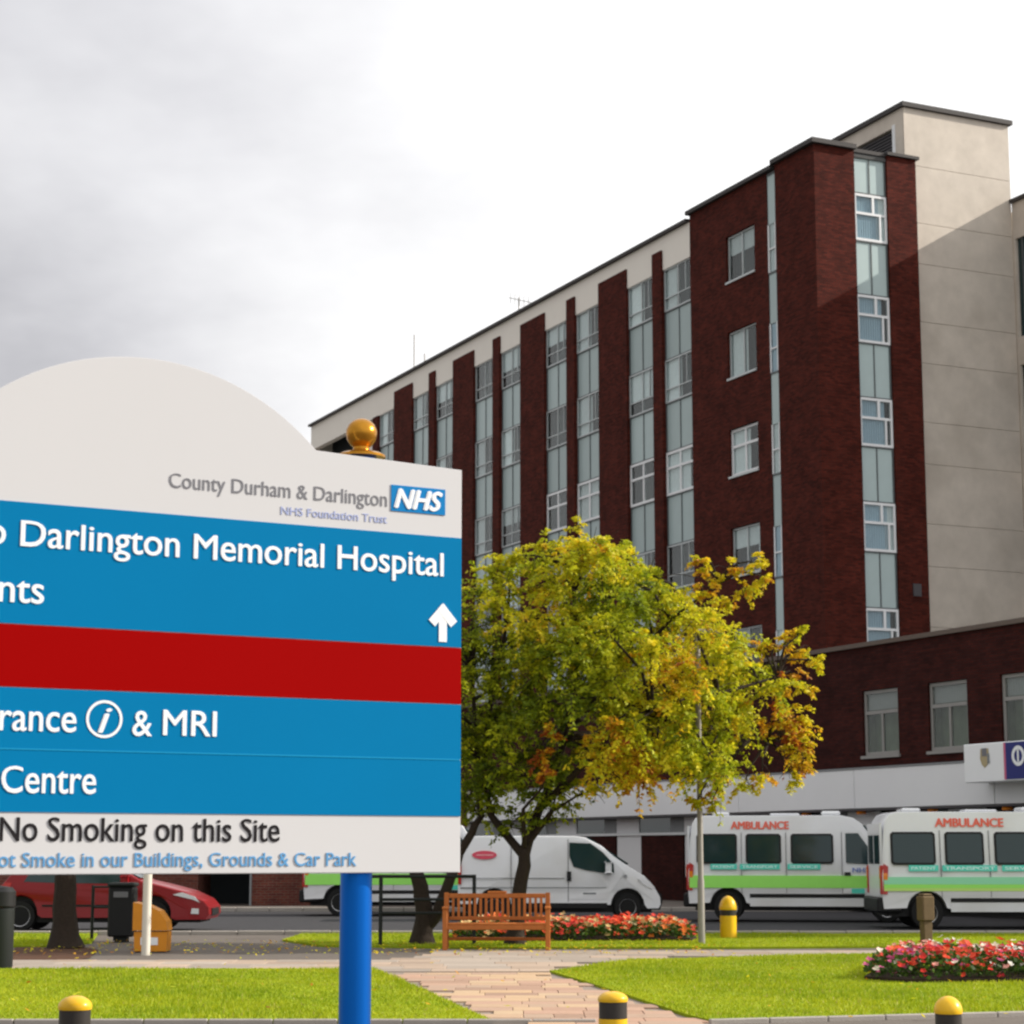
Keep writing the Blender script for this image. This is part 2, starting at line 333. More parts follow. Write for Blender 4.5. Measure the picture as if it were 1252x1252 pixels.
# ================================================================== THE GROUND
def sheet(name, pts, z, m, label=None, thick=None):
    mb = MB()
    if thick: mb.slab(pts, z-thick, z)
    else: mb.add([(x, y, z) for x, y in pts], [tuple(range(len(pts)))])
    return part(name, mb, m)
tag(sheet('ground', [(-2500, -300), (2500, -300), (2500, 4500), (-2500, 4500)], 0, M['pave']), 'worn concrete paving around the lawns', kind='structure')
tag(sheet('road', [(-60, 41.7), (60, 41.7), (60, 58), (-60, 58)], .004, M['asphalt']), 'dark asphalt road where the ambulances stand', kind='structure')
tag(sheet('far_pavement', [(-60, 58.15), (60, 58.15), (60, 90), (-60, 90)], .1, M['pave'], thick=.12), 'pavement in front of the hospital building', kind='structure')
kb = tag(put('kerb', None), 'row of pale kerb stones edging the road', kind='structure')
km = MB().cbox(0, .9, 0, .14, -.05, .085, .015).mesh('kerb_stone', M['kerb'])
for i in range(46): put('kerb_stone', km, kb, (-20+i*.915, 41.55, .0+random.uniform(-.004, .004)))
kb2 = tag(put('far_kerb', None), 'row of kerb stones on the far side of the road', kind='structure')
for i in range(50): put('kerb_stone', km, kb2, (-24+i*.915, 58.0, .03))

# --- lawns
def lawn(name, pts, label, density, blades_box):
    L0 = tag(sheet(name, pts, .035, M['earth'], thick=.06), label, kind='structure')
    # short mown blades
    P = np.array(pts); x0, y0, x1, y1 = blades_box
    n = int((x1-x0)*(y1-y0)*density); x = rng.uniform(x0, x1, n); y = rng.uniform(y0, y1, n)
    ins = np.zeros(n, bool); j = len(P)-1
    for i in range(len(P)):
        c = ((P[i, 1] > y) != (P[j, 1] > y)) & (x < (P[j, 0]-P[i, 0])*(y-P[i, 1])/(P[j, 1]-P[i, 1]+1e-12)+P[i, 0]); ins ^= c; j = i
    x, y = x[ins], y[ins]; n = len(x)
    h = rng.uniform(.018, .042, n)*(1+.35*np.sin(x*1.7+y*.6)); w = rng.uniform(.006, .012, n); a = rng.uniform(0, 2*np.pi, n)
    dx, dy = np.cos(a)*w, np.sin(a)*w; lx, ly = rng.normal(0, .012, (2, n))
    V = np.stack([np.c_[x-dx, y-dy, np.full(n, .03)], np.c_[x+dx, y+dy, np.full(n, .03)], np.c_[x+lx, y+ly, .035+h]], 1).reshape(-1, 3)
    F = np.arange(3*n).reshape(-1, 3)
    patch = .5+.5*np.sin(x*.9+1.3*np.sin(y*1.1))*np.cos(y*.8+.5*np.sin(x*2.3)); t = np.clip(rng.normal(.45, .22, n)+.55*(patch-.5)+.15*np.sin(x*4.1+y*2.2)*np.sin(y*3.3-x), 0, 1)[:, None]
    Cc = (1-t)*np.array([.20, .29, .006])+t*np.array([.45, .47, .016])
    dry = rng.random(n) < .03; Cc[dry] = [.42, .36, .10]
    g = tinted('grass', V, F, Cc, M['blade']); tag(g, 'mown grass blades of the '+label, 'grass', kind='stuff'); return L0
lb = [G(-500, 1187), G(455, 1187), G(490, 1201), G(545, 1226), G(600, 1251), G(-500, 1251)]
lawn('left_lawn', [(-16, lb[0][1]), lb[1], lb[2], lb[3], lb[4], (-16, lb[4][1])], 'sunlit lawn left of the brick path', 850, (-8, 19, 2, 29))
rb = [G(672, 1190), G(700, 1186.5), G(770, 1176), G(1060, 1168.5), (22, G(1252, 1166)[1]), (22, G(1252, 1240)[1]), G(1252, 1241), G(960, 1249), G(868, 1251), G(838, 1244), G(785, 1226), G(725, 1206), G(688, 1195)]
lawn('right_lawn', rb, 'sunlit lawn right of the brick path', 850, (-1, 19, 10, 34))
bk = [G(345, 1151), G(390, 1158), G(560, 1160.5), G(900, 1160.5), G(1252, 1158), (24, G(1252, 1156)[1]), (24, 41.4), G(460, 1141.6), G(370, 1143)]
lawn('verge', bk, 'strip of grass behind the bench', 380, (-5, 34, 14, 42))
vl = [G(-200, 1158), G(66, 1159), G(112, 1154), G(120, 1142), G(-200, 1142)]
lawn('left_verge', vl, 'small patch of grass beside the red car', 380, (-12, 34, -6, 42))
# --- front edging of the right lawn
ed = tag(put('lawn_edging', None), 'dark edging stones along the front of the lawns', kind='structure')
em = MB().cbox(0, .6, 0, .06, -.03, .05, .01).mesh('edging_stone', M['kerb'])
a, b = Vector(G(868, 1252)), Vector(G(1252, 1242)); L = (b-a).length; ang = math.atan2(b.y-a.y, b.x-a.x)
for i in range(int(L/.61)+4):
    p = a+(b-a).normalized()*i*.61; put('edging_stone', em, ed, (p.x, p.y-.08, 0), ang)
a = Vector(G(-60, 1252))
for i in range(10): put('edging_stone', em, ed, (a.x+i*.61, a.y-.07, 0))
# --- paved path: slabs on a mortar bed
def inside(x, y, P):
    c = False; j = len(P)-1
    for i in range(len(P)):
        if (P[i][1] > y) != (P[j][1] > y) and x < (P[j][0]-P[i][0])*(y-P[i][1])/(P[j][1]-P[i][1])+P[i][0]: c = not c
        j = i
    return c
path_poly = [G(455, 1186), G(672, 1189), G(688, 1194), G(725, 1205), G(785, 1225), G(838, 1243.5), G(868, 1250.5), (3.2, 16), (.2, 16), G(600, 1251), G(545, 1226), G(490, 1201)]
pth = tag(put('path', None), 'path of pink and buff slabs between the two lawns', kind='structure')
bed = part('mortar_bed', MB().add([(x, y, .004) for x, y in path_poly], [tuple(range(len(path_poly)))]), mat('mortar', (.26, .21, .175), .9, var=.1), pth)
sm = [MB().cbox(-w/2, w/2, -.222, .222, -.02, .022, .006).mesh('paving_slab', M['slab']) for w in (.595, .445, .295)]
def lay(root, poly, x0, x1, y0, y1, ws, sms, dy=.45):
    y = y0; n = 0
    while y < y1:
        x = x0+random.uniform(0, .5)
        while x < x1:
            k = random.choice(range(len(ws))); w = ws[k]
            if inside(x+w/2, y+dy/2, poly) and inside(x+w*.1, y+dy/2, poly) and inside(x+w*.9, y+dy/2, poly):
                put('paving_slab', sms[k], root, (x+w/2, y+dy/2, random.uniform(-.003, .003)), random.uniform(-.006, .006)); n += 1
            x += w
        y += dy
    return n
lay(pth, path_poly, -2.5, 4, 16.2, 28.3, (.6, .45, .3), sm)
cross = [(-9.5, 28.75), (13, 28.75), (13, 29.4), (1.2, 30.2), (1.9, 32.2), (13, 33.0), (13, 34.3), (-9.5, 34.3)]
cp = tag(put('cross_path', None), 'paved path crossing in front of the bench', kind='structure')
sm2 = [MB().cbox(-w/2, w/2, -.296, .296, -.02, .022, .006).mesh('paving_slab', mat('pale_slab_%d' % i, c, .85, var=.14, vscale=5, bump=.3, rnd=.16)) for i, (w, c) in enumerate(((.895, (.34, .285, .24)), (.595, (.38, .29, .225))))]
cross2 = [(-9.5, 28.6), (.9, 28.6), (1.3, 30.3), (2.9, 32.9), (11, 33.3), (11, 34.6), (-1.5, 34.6), (-2.2, 32.0), (-9.5, 31.7)]  # on the left the pale slabs stop at the tree shadow's edge
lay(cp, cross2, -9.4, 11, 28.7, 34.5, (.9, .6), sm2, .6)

# ================================================================== HOSPITAL TOWER
CX, CY = 11.0115, 73.0
def building(name, label, cat='building'): return thing(name, label, cat, (CX, CY, 0), R(25))
TOP, PITCHZ, WH = 25.3, 3.84, 1.78
def wall_open(mb, plane, pos, a0, a1, z0, z1, ops, depth=.22, mi=0):
    """wall in local coords; plane 'x': face at x=pos looking -x, running along y; 'y': face at y=pos looking -y, running along x."""
    A = sorted({a0, a1, *[o[0] for o in ops], *[o[1] for o in ops]}); Z = sorted({z0, z1, *[o[2] for o in ops], *[o[3] for o in ops]})
    A = [a for a in A if a0 <= a <= a1]; Z = [z for z in Z if z0 <= z <= z1]
    def P(a, z, d=0): return (pos+d, a, z) if plane == 'x' else (a, pos+d, z)
    for i in range(len(A)-1):
        for j in range(len(Z)-1):
            ca, cz = (A[i]+A[i+1])/2, (Z[j]+Z[j+1])/2
            if any(o[0] < ca < o[1] and o[2] < cz < o[3] for o in ops): continue
            mb.add([P(A[i], Z[j]), P(A[i+1], Z[j]), P(A[i+1], Z[j+1]), P(A[i], Z[j+1])], [(0, 1, 2, 3)], mi)
    for o in ops:
        q = [(o[0], o[2]), (o[1], o[2]), (o[1], o[3]), (o[0], o[3])]
        for k in range(4):
            (p1, p2) = q[k], q[(k+1) % 4]
            mb.add([P(*p1), P(*p2), P(*p2, depth), P(*p1, depth)], [(0, 1, 2, 3)], mi)
# window meshes: X along the wall, -Y outward, Z up, origin at bottom centre of the opening
WCACHE = {}
def window(parent, w, h, style, loc, rotz, seed):
    rnd = random.Random(seed)
    key = (round(w, 2), round(h, 2), style)
    if key not in WCACHE:
        f = MB(); panes = []
        def bar(x0, x1, z0, z1, d=.035): f.box(x0, x1, -d, .045, z0, z1)
        t = {'steel': .055, 'upvc': .10, 'end': .09, 'pod': .085, 'simple': .06}[style]
        bar(-w/2, w/2, h-t, h); bar(-w/2, w/2, 0, t); bar(-w/2, -w/2+t, t, h-t); bar(w/2-t, w/2, t, h-t)
        i0, i1, j0, j1 = -w/2+t, w/2-t, t, h-t
        if style == 'steel':
            bar(-.025, .025, j0, j1); bar(i0, -.025, h*.30, h*.30+.045, .03); bar(.025, i1, h*.30, h*.30+.045, .03); bar(i0+(i1-i0)*.76, i0+(i1-i0)*.76+.04, h*.30+.045, j1, .028)
            cells = [(i0, -.025, j0, h*.3), (.025, i1, j0, h*.3), (i0, -.025, h*.3+.045, j1), (.025, i1, h*.3+.045, j1)]
        elif style == 'upvc':
            bar(-.05, .05, j0, j1); bar(i0, -.05, h*.60, h*.60+.10, .032); bar(.05, i1, h*.60, h*.60+.10, .032)
            cells = [(i0, -.05, j0, h*.6), (.05, i1, j0, h*.6), (i0, -.05, h*.6+.1, j1), (.05, i1, h*.6+.1, j1)]
        elif style == 'end':
            bar(i0, i1, h*.56, h*.56+.09, .032); xm = i0+(i1-i0)*.56; bar(xm, xm+.10, h*.56+.09, j1, .034)
            x2 = i1-.24; bar(x2, x2+.07, j0, h*.56, .033)
            cells = [(i0, xm, h*.56+.09, j1), (xm+.1, i1, h*.56+.09, j1), (i0, x2, j0, h*.56), (x2+.07, i1, j0, h*.56)]
        elif style == 'pod':
            bar(i0, i1, h*.63, h*.63+.09, .04); bar(-.035, .035, j0, h*.63)
            cells = [(i0, i1, h*.63+.09, j1), (i0, -.035, j0, h*.63), (.035, i1, j0, h*.63)]
        else:
            bar(-.03, .03, j0, j1); cells = [(i0, -.03, j0, j1), (.03, i1, j0, j1)]
        fm = f.mesh('window_frame', M['upvc'] if style in ('upvc', 'end') else M['greyframe'] if style == 'pod' else M['alu'])
        pm = [MB().box(a-.004, b+.004, .0, .006, c-.004, d+.004).mesh('window_pane', M['glass']) for a, b, c, d in cells]
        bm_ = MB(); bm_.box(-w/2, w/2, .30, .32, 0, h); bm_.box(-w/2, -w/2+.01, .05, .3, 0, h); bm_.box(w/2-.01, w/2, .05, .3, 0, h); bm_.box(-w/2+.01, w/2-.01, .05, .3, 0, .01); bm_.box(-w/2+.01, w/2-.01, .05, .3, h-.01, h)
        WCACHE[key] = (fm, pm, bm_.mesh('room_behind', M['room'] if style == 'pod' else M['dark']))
    fm, pm, rm = WCACHE[key]
    wi = put('window', rm, parent, loc, rotz); put('window_frame', fm, wi)
    for p in pm: put('window_pane', p, wi)
    # curtains or blinds
    def drape(x0, x1, z0, z1, m=M['curtain']):
        mb = MB(); n = max(4, int((x1-x0)/.05)); vs = []
        for i in range(n+1):
            x = x0+(x1-x0)*i/n; y = .06+.02*(i % 2)
            vs += [(x, y, z0), (x, y, z1)]
        mb.add(vs, [(2*i, 2*i+2, 2*i+3, 2*i+1) for i in range(n)]); part('curtain', mb, m, wi)
    r = rnd.random()
    if style in ('steel', 'simple'):
        if r < .70: drape(-w/2-.0, -w/2+w*rnd.choice((.46, .52, .56, .40)), .03, h-.03)
        elif r < .85: drape(-w/2+.05, w/2-.05, h*rnd.uniform(.3, .6), h-.05)
        if rnd.random() < .35: drape(w*.32, w/2-.04, .05, h-.05)
    elif style == 'upvc':
        if r < .85: drape(-w/2, w*rnd.choice((-.1, .1, .30)), .04, h-.04)
    elif style == 'end':
        drape(-w/2+.08, w*.30, .08, h-.05, M['blueblind']); 
        if r < .6: drape(w*.22, w/2-.08, .08, h-.05)
    elif style == 'pod':
        drape(-w/2+.08, w/2-.08, h*.70, h-.06, M['greyframe'])
        mb = MB(); mb.box(-w*.3, w*.42, .35, .42, .08, h*.30); part('desk_clutter', mb, M['dark'], wi)
    return wi

T = building('hospital_tower', 'tall dark red brick hospital block with vertical strips of windows', 'building')
LEND = 54.6
cols = []; y = 9.1
for k in range(5):
    cols += [(y, y+2.32), (y+3.10, y+5.42)]
    y += 8.0
wides = [(9.1+8*k+5.42, 9.1+8*k+8.0) for k in range(4)]; thins = [(9.1+8*k+2.32, 9.1+8*k+3.10) for k in range(4)]
# brick corner block
mb = MB()
ops = [(4.2, 6.3, TOP-n*PITCHZ-WH-.05, TOP-n*PITCHZ) for n in range(6)]
wall_open(mb, 'x', 0, 0, 2.69, 0, 27.15, [])
wall_open(mb, 'x', 0, 3.25, 9.1, 0, 27.0, ops)
mb.add([(0, 9.1, 0), (.45, 9.1, 0), (.45, 9.1, 27), (0, 9.1, 27)], [(0, 1, 2, 3)])
mb.add([(0, 2.69, 0), (.3, 2.69, 0), (.3, 2.69, 27.15), (0, 2.69, 27.15)], [(0, 1, 2, 3)]); mb.add([(0, 3.25, 0), (.3, 3.25, 0), (.3, 3.25, 27), (0, 3.25, 27)], [(0, 1, 2, 3)])
wall_open(mb, 'y', 0, 0, 1.75, 0, 27.15, []); wall_open(mb, 'y', 0, 3.2, 4.5, 0, 27.15, [])
for x in (1.75, 3.2): mb.add([(x, 0, 0), (x, .25, 0), (x, .25, 27.15), (x, 0, 27.15)], [(0, 1, 2, 3)])
mb.add([(4.5, 0, 0), (4.5, 6, 0), (4.5, 6, 27.15), (4.5, 0, 27.15)], [(0, 1, 2, 3)])
part('wall', mb, M['brick'], T)
# core behind everything (keeps it solid)
cm_ = MB(); cm_.box(1.3, 12, 9.0, LEND-.1, 0, 26.4); cm_.box(1.3, 4.4, 1.2, 8.98, 0, 26.9)
part('core', cm_, M['dark'], T)
part('roof', MB().box(.06, 12.0, 9.2, LEND-.06, 26.42, 26.62).box(.06, 4.44, .06, 9.19, 26.92, 27.05), M['roof'], T)
# coping
mb = MB(); mb.box(-.16, .35, 2.75, 9.2, 27.002, 27.16); mb.box(-.18, .35, -.18, 2.73, 27.152, 27.33); mb.box(.352, 1.76, -.18, .35, 27.152, 27.33); mb.box(3.17, 4.6, -.12, .35, 27.152, 27.27); mb.box(1.762, 3.168, .02, .35, 27.10, 27.24)
mb.box(-.14, .3, 9.21, LEND+.1, 26.752, 26.88)
part('coping', mb, M['coping'], T)
# white parapet band, with the brick fins standing into it
mb = MB(); mb.box(.04, .40, 9.1, LEND, 25.3, 26.75); mb.box(.401, 12, LEND-.3, LEND, 0, 26.75)
part('parapet', mb, M['cream'], T)
ribs = MB()
for i, (a, b) in enumerate(wides): part('brick_fin', MB().box(-.03, .9, a, b, 0, 26.15), M['brick'], T)
for i, (a, b) in enumerate(thins): part('brick_fin', MB().box(-.05, .9, a, b, 0, 26.15), M['brick'], T)
part('brick_fin', MB().box(-.05, .9, 43.42, 44.2, 0, 25.3), M['brick'], T)
# curtain-walled bays
spm = {}
def spandrel(parent, w, h, loc, rotz):
    k = (round(w, 2), round(h, 2))
    if k not in spm:
        s_ = MB(); s_.box(-w/2, w/2, .02, .05, 0, h); spm[k] = (s_.mesh('spandrel_panel', M['spandrel']), MB().box(-.02, .02, -.012, .018, .02, h-.02).box(-w/2, w/2, -.03, .018, h-.05, h).box(-w/2, w/2, -.03, .018, 0, .045).box(-w/2, -w/2+.05, -.02, .018, .045, h-.05).box(w/2-.05, w/2, -.02, .018, .045, h-.05).mesh('glazing_bar', M['steel']))
    o = put('spandrel_panel', spm[k][0], parent, loc, rotz); put('glazing_bar', spm[k][1], o); return o
for ci, (a, b) in enumerate(cols[:9]):
    w = b-a-.02; ym = (a+b)/2
    for n in range(6):
        zt = TOP-n*PITCHZ
        st = 'upvc' if (n == 2 and ci < 4) or (n == 2 and rng.random() < .2) or (n == 4 and rng.random() < .4) else 'steel'
        window(T, w, WH, st, (.13, ym, zt-WH), R(-90), 100+ci*17+n)
        spandrel(T, w, PITCHZ-WH-.004, (.13, ym, zt-PITCHZ+.002), R(-90))
# brick block windows
for n in range(6):
    window(T, 2.08, WH+.03, 'upvc' if n == 2 else 'simple', (.14, 5.25, TOP-n*PITCHZ-WH-.04), R(-90), 500+n*3)
    part('window_sill', MB().box(-.05, .2, 4.18, 6.32, TOP-n*PITCHZ-WH-.13, TOP-n*PITCHZ-WH-.052), M['alu'], T)
# vertical light slot on the long face
for n in range(7):
    zt = TOP+1.6-n*PITCHZ
    o = part('spandrel_panel', MB().box(.03, .06, 2.70, 3.24, zt-1.95, zt), M['spandrel'], T); part('glazing_bar', MB().box(.0, .028, 2.70, 3.24, zt-.05, zt+.02), M['steel'], o)
    o = part('narrow_window', MB().box(.07, .09, 2.70, 3.24, zt-PITCHZ+.03, zt-1.96), M['blueblind'] if n % 2 else M['curtain'], T)
    part('window_frame', MB().box(.0, .035, 2.70, 2.76, zt-PITCHZ+.03, zt-1.96).box(.0, .035, 3.18, 3.24, zt-PITCHZ+.03, zt-1.96).box(.0, .035, 2.76, 3.18, zt-2.95, zt-2.89), M['upvc'], o)
    part('window_pane', MB().box(.045, .05, 2.76, 3.18, zt-PITCHZ+.03, zt-1.96), M['glass'], o)
# end face strip
for n in range(6):
    zt = 25.55-n*PITCHZ
    window(T, 1.43, 1.78, 'end', (2.475, .12, zt-1.78), 0, 700+n)
    spandrel(T, 1.43, PITCHZ-1.784, (2.475, .12, zt-PITCHZ+.002), 0)
spandrel(T, 1.43, 1.53, (2.475, .12, 25.56), 0)
part('vent', MB().box(3.78, 4.12, -.06, .0, 10.7, 11.15), M['louvre'], T)
# open recessed balconies at the far end
mb = MB()
for n in range(7): mb.box(.15, 1.2, 44.25, 53.9, TOP-n*PITCHZ-2.2, TOP-n*PITCHZ-1.3)
part('balcony_slab', mb, M['cream'], T)
# rooftop aerials
for (px, h, yy) in ((0, 2.5, 42.0), (0, 1.1, 40.5)):
    a_ = thing('aerial_mast', 'tall thin aerial mast on the roof, %s one' % ('taller left' if h > 2 else 'shorter right'), 'aerial')
    part('mast', MB().tube([(CX+1.5*.9063-.4226*yy, CY+1.5*.4226+.9063*yy, 26.6), (CX+1.5*.9063-.4226*yy, CY+1.5*.4226+.9063*yy, 27.2+h)], .035, 6), M['galv'], a_)
a_ = thing('television_aerial', 'small spiky television aerial on the roof edge', 'aerial', (CX+1.36-.4226*28.5, CY+.63+.9063*28.5, 26.6))
part('mast', MB().tube([(0, 0, 0), (0, 0, 1.9)], .03, 6), M['galv'], a_); part('boom', MB().tube([(-.5, 0, 1.9), (.6, 0, 1.65)], .02, 5), M['galv'], a_)
for i in range(5): part('element', MB().tube([(-.4+.22*i, -.1, 2.12-.05*i), (-.4+.22*i, .1, 1.62-.05*i)], .012, 4), M['galv'], a_)

# ---- concrete stair tower: courses of panels
ST = building('concrete_stair_tower', 'plain beige concrete stair tower rising behind the brick end wall', 'tower')
part('core', MB().box(5.2, 9.66, 1.07, 8, 0, 29.6), M['concrete'], ST)
zs = []; z = 27.45
top = 29.62
cuts = [29.62, 27.35]
while cuts[-1] > 8: cuts += [cuts[-1]-2.25, cuts[-1]-3.84]
for i in range(len(cuts)-1):
    part('concrete_panel', MB().cbox(4.75, 9.7, 1.0, 1.06, cuts[i+1]+.008, cuts[i]-.004, .008), M['concrete'], ST)
lo = (2.3, 4.6, 28.25, 29.05)
mb = MB(); wall_open(mb, 'x', 4.75, 1.001, 8, 20, 29.62, [(1.7, 5.2, 27.6, 29.0)], .3); part('side_wall', mb, M['concrete'], ST)
lv = part('louvre', MB().box(5.0, 5.03, 1.7, 5.2, 27.6, 29.0), M['dark'], ST)
for i in range(11): part('slat', MB().box(4.86, 4.98, 1.72, 5.18, 27.64+i*.122, 27.70+i*.122), M['louvre'], lv)
part('window_frame', MB().box(4.72, 4.85, 1.55, 1.72, 27.5, 29.1), M['upvc'], ST)
part('coping', MB().box(4.62, 9.82, .86, 8.1, 29.622, 29.80), M['coping'], ST)
# ---- wing on the right
WG = building('concrete_wing', 'beige concrete wing with tall dark recessed windows at the right edge', 'building')
mb = MB(); ops = [(-5.2, .86, 25.0-n*5.0-3.9, 25.0-n*5.0) for n in range(4)]
wall_open(mb, 'x', 9.72, -7, .998, 0, 26.45, ops, .12); mb.box(10.3, 18, -6.95, 2, 0, 26.4)
wall_open(mb, 'y', -7, 9.72, 18, 0, 26.45, []); part('wall', mb, M['concrete'], WG)
for n in range(4):
    o = part('window', MB().box(9.84, 9.88, -5.2, .86, 21.1-n*5, 25-n*5), M['autoglass'], WG)
    mb = MB()
    for k in range(7): mb.box(9.77, 9.835, -5.2+k*.95, -5.14+k*.95, 21.1-n*5, 25-n*5)
    part('window_frame', mb, M['steel'], o)
part('coping', MB().box(9.6, 18, -7.1, 1.0, 26.452, 26.6), M['coping'], WG)

# ---- two-storey podium in front
PD = building('entrance_block', 'low dark brick entrance block with a pale grey band above the vans', 'building')
XP = -8.16; YE = 22.0
ops = [(-14.0-2.97*k-1.64, -14.0-2.97*k, 4.17, 5.93) for k in range(6)]
mb = MB(); wall_open(mb, 'x', XP, -32, YE, 3.80, 7.12, ops, .2)
mb.add([(XP, YE, 3.8), (-.4, YE, 3.8), (-.4, YE, 7.12), (XP, YE, 7.12)], [(0, 1, 2, 3)]); mb.add([(XP, -32, 0), (8, -32, 0), (8, -32, 7.12), (XP, -32, 7.12)], [(0, 1, 2, 3)])
part('wall', mb, M['podbrick'], PD)
part('roof', MB().box(XP+.05, -.35, -31.9, YE-.02, 6.8, 6.95).box(-.34, 8, -31.9, -.35, 6.8, 6.95), M['roof'], PD)
part('coping', MB().box(XP-.09, XP+.3, -32.1, YE+.1, 7.122, 7.24), mat('brown_stone_coping', (.13, .10, .085), .8, var=.2), PD)
for k in range(6):
    window(PD, 1.62, 1.74, 'pod', (XP+.10, -14.82-2.97*k, 4.18), R(-90), 900+k)
    part('window_sill', MB().box(XP-.06, XP+.15, -15.70-2.97*k, -13.94-2.97*k, 4.09, 4.168), M['greyframe'], PD)
# pale fascia band in long panels
for i in range(9):
    y0 = -32+i*6.0; part('fascia_panel', MB().cbox(XP-.34, XP-.02, y0+.012, min(y0+5.988, YE), 2.76, 3.80, .01), M['fascia'], PD)
part('flashing', MB().box(XP-.36, XP-.004, -32, YE, 3.804, 3.85), M['lead'], PD); part('soffit', MB().box(XP-.33, XP+1.5, -32, YE, 2.70, 2.757), M['louvre'], PD)
# ground floor: brick piers, grey panels, dark clerestory panes
part('back_wall', MB().box(XP+.40, XP+.6, -32, YE, .08, 2.69), M['dark'], PD)
y = -31.0; i = 0
part('transom', MB().box(XP+.10, XP+.28, -32, YE, 2.14, 2.22), M['upvc'], PD)
while y < YE-4.5:
    part('brick_pier', MB().box(XP+.14, XP+.39, y, y+2.75, .08, 2.137), M['podbrick'], PD)
    part('grey_panel', MB().box(XP+.17, XP+.26, y+2.80, y+4.45, .85, 2.137), M['fascia'], PD); part('brick_base', MB().box(XP+.14, XP+.39, y+2.755, y+4.5, .08, .845), M['podbrick'], PD)
    part('clerestory_pane', MB().box(XP+.2, XP+.22, y+.9, y+2.9, 2.225, 2.69), M['autoglass'], PD); part('grey_panel', MB().box(XP+.17, XP+.21, y+2.95, y+4.5, 2.225, 2.69), M['fascia'], PD)
    part('grey_panel', MB().box(XP+.17, XP+.21, y, y+.85, 2.225, 2.69), M['lead'], PD)
    y += 4.53
for yy in (-11.3, -14.0, -17.2, -20.2, -6.2):
    part('soffit_lamp', MB().lathe([(.02, 2.60), (.13, 2.61), (.14, 2.66), (.12, 2.698)], (XP-.12, yy), 12), M['amber'], PD)
# ---- white and navy sign box on the band
SB = thing('entrance_sign_box', 'white and navy box sign with small emblems above the entrance', 'sign', (CX+.685, CY-1.468, .04), R(25))
part('case', MB().cbox(XP-1.05, XP-.345, -23.6, -18.15, 3.22, 4.15, .02), M['white'], SB)
part('navy_panel', MB().box(XP-1.062, XP-1.052, -23.55, -19.78, 3.26, 4.13), M['navy'], SB)
part('pink_edge', MB().box(XP-1.062, XP-1.052, -19.775, -19.70, 3.26, 4.13), M['pink'], SB)
def onbox(u, v, d): return (XP-1.054-d-.01, u, v)
e = MB()   # small shield emblem
sh = [(-19.12, 4.02), (-18.82, 4.02), (-18.80, 3.78), (-18.86, 3.64), (-18.97, 3.56), (-19.08, 3.64), (-19.14, 3.78)]
e.add([(XP-1.06, a, b) for a, b in sh], [tuple(range(7))]); e.add([(XP-1.052, a, b) for a, b in sh], [tuple(range(7))]); part('emblem', e, M['tan'], SB)
part('emblem_crest', MB().box(XP-1.066, XP-1.061, -19.06, -18.88, 3.84, 4.03), M['signgrey'], SB)
part('emblem_band', MB().box(XP-1.066, XP-1.061, -19.16, -19.08, 3.66, 3.9), M['lead'], SB)
ring = MB()
for k in range(20):
    a0, a1 = 2*math.pi*k/20, 2*math.pi*(k+1)/20
    q = [(.24*math.cos(a0), .24*math.sin(a0)), (.24*math.cos(a1), .24*math.sin(a1)), (.15*math.cos(a1), .15*math.sin(a1)), (.15*math.cos(a0), .15*math.sin(a0))]
    ring.add([(XP-1.07, -20.25+u, 3.80+v) for u, v in q], [(0, 1, 2, 3)])
part('round_logo', ring, M['white'], SB)
part('logo_bar', MB().box(XP-1.07, XP-1.063, -20.27, -20.21, 3.66, 3.94), M['white'], SB)

# ---- low brick building behind the red car
GB = thing('brick_annexe', 'low brick annexe with a dark open bay behind the red car', 'building', (0, 0, 0))
yG = 60.5
def gx(px): return AT(px, yG)
mb = MB(); wall_open(mb, 'y', yG, -22, gx(562), 0, 3.3, [(gx(243), gx(306), 0, 2.5), (gx(60), gx(130), 0, 2.5)], 2.5)
mb.add([(gx(562), yG, 0), (gx(562), yG+10, 0), (gx(562), yG+10, 3.3), (gx(562), yG, 3.3)], [(0, 1, 2, 3)])
part('wall', mb, brick_mat('red_brown_brick', (.17, .05, .035), (.12, .035, .03), (.15, .1, .08)), GB); part('roof', MB().box(-22.2, gx(562)+.2, yG-.2, yG+10.2, 3.302, 3.45), M['roof'], GB)
part('open_bay', MB().box(-22, gx(560), yG+2.6, yG+2.7, 0, 3.2), M['dark'], GB)
part('bay_frame', MB().box(gx(306), gx(308.5), yG-.05, yG+.1, 0, 2.55), M['lead'], GB)

# ================================================================== THE BIG SIGN
az = R(60.5); SP = (-.21665, 8.9)
SG = thing('hospital_sign', 'large white, blue and red hospital direction sign with a domed top on blue posts', 'sign', (SP[0], SP[1], 0), R(90)-az)
# local: x = along the board (right edge at 0), -y = towards the reader, z = up
UL = -2.86; UC = -1.43
arc = []
Rr = 1.045; zc = 3.565-Rr; hw = .74
for k in range(41):
    u = UC+hw-2*hw*k/40; arc.append((u, zc+math.sqrt(Rr*Rr-(u-UC)**2)))
outline = [(UL, 1.516), (0, 1.516), (0, 3.236)]+arc+[(UL, 3.236)]
bm = bmesh.new(); n = len(outline)
vs = [bm.verts.new((x, 0, z)) for x, z in outline]; fa = bm.faces.new(vs); ex = bmesh.ops.extrude_face_region(bm, geom=[fa])
for v in ex['geom']:
    if isinstance(v, bmesh.types.BMVert): v.co.y += .032
eds = [e_ for e_ in bm.edges if abs(e_.verts[0].co.y-e_.verts[1].co.y) < 1e-6]
bmesh.ops.bevel(bm, geom=eds, offset=.003, segments=2, affect='EDGES', clamp_overlap=True)
part('board', MB().bm(bm), M['signwhite'], SG)
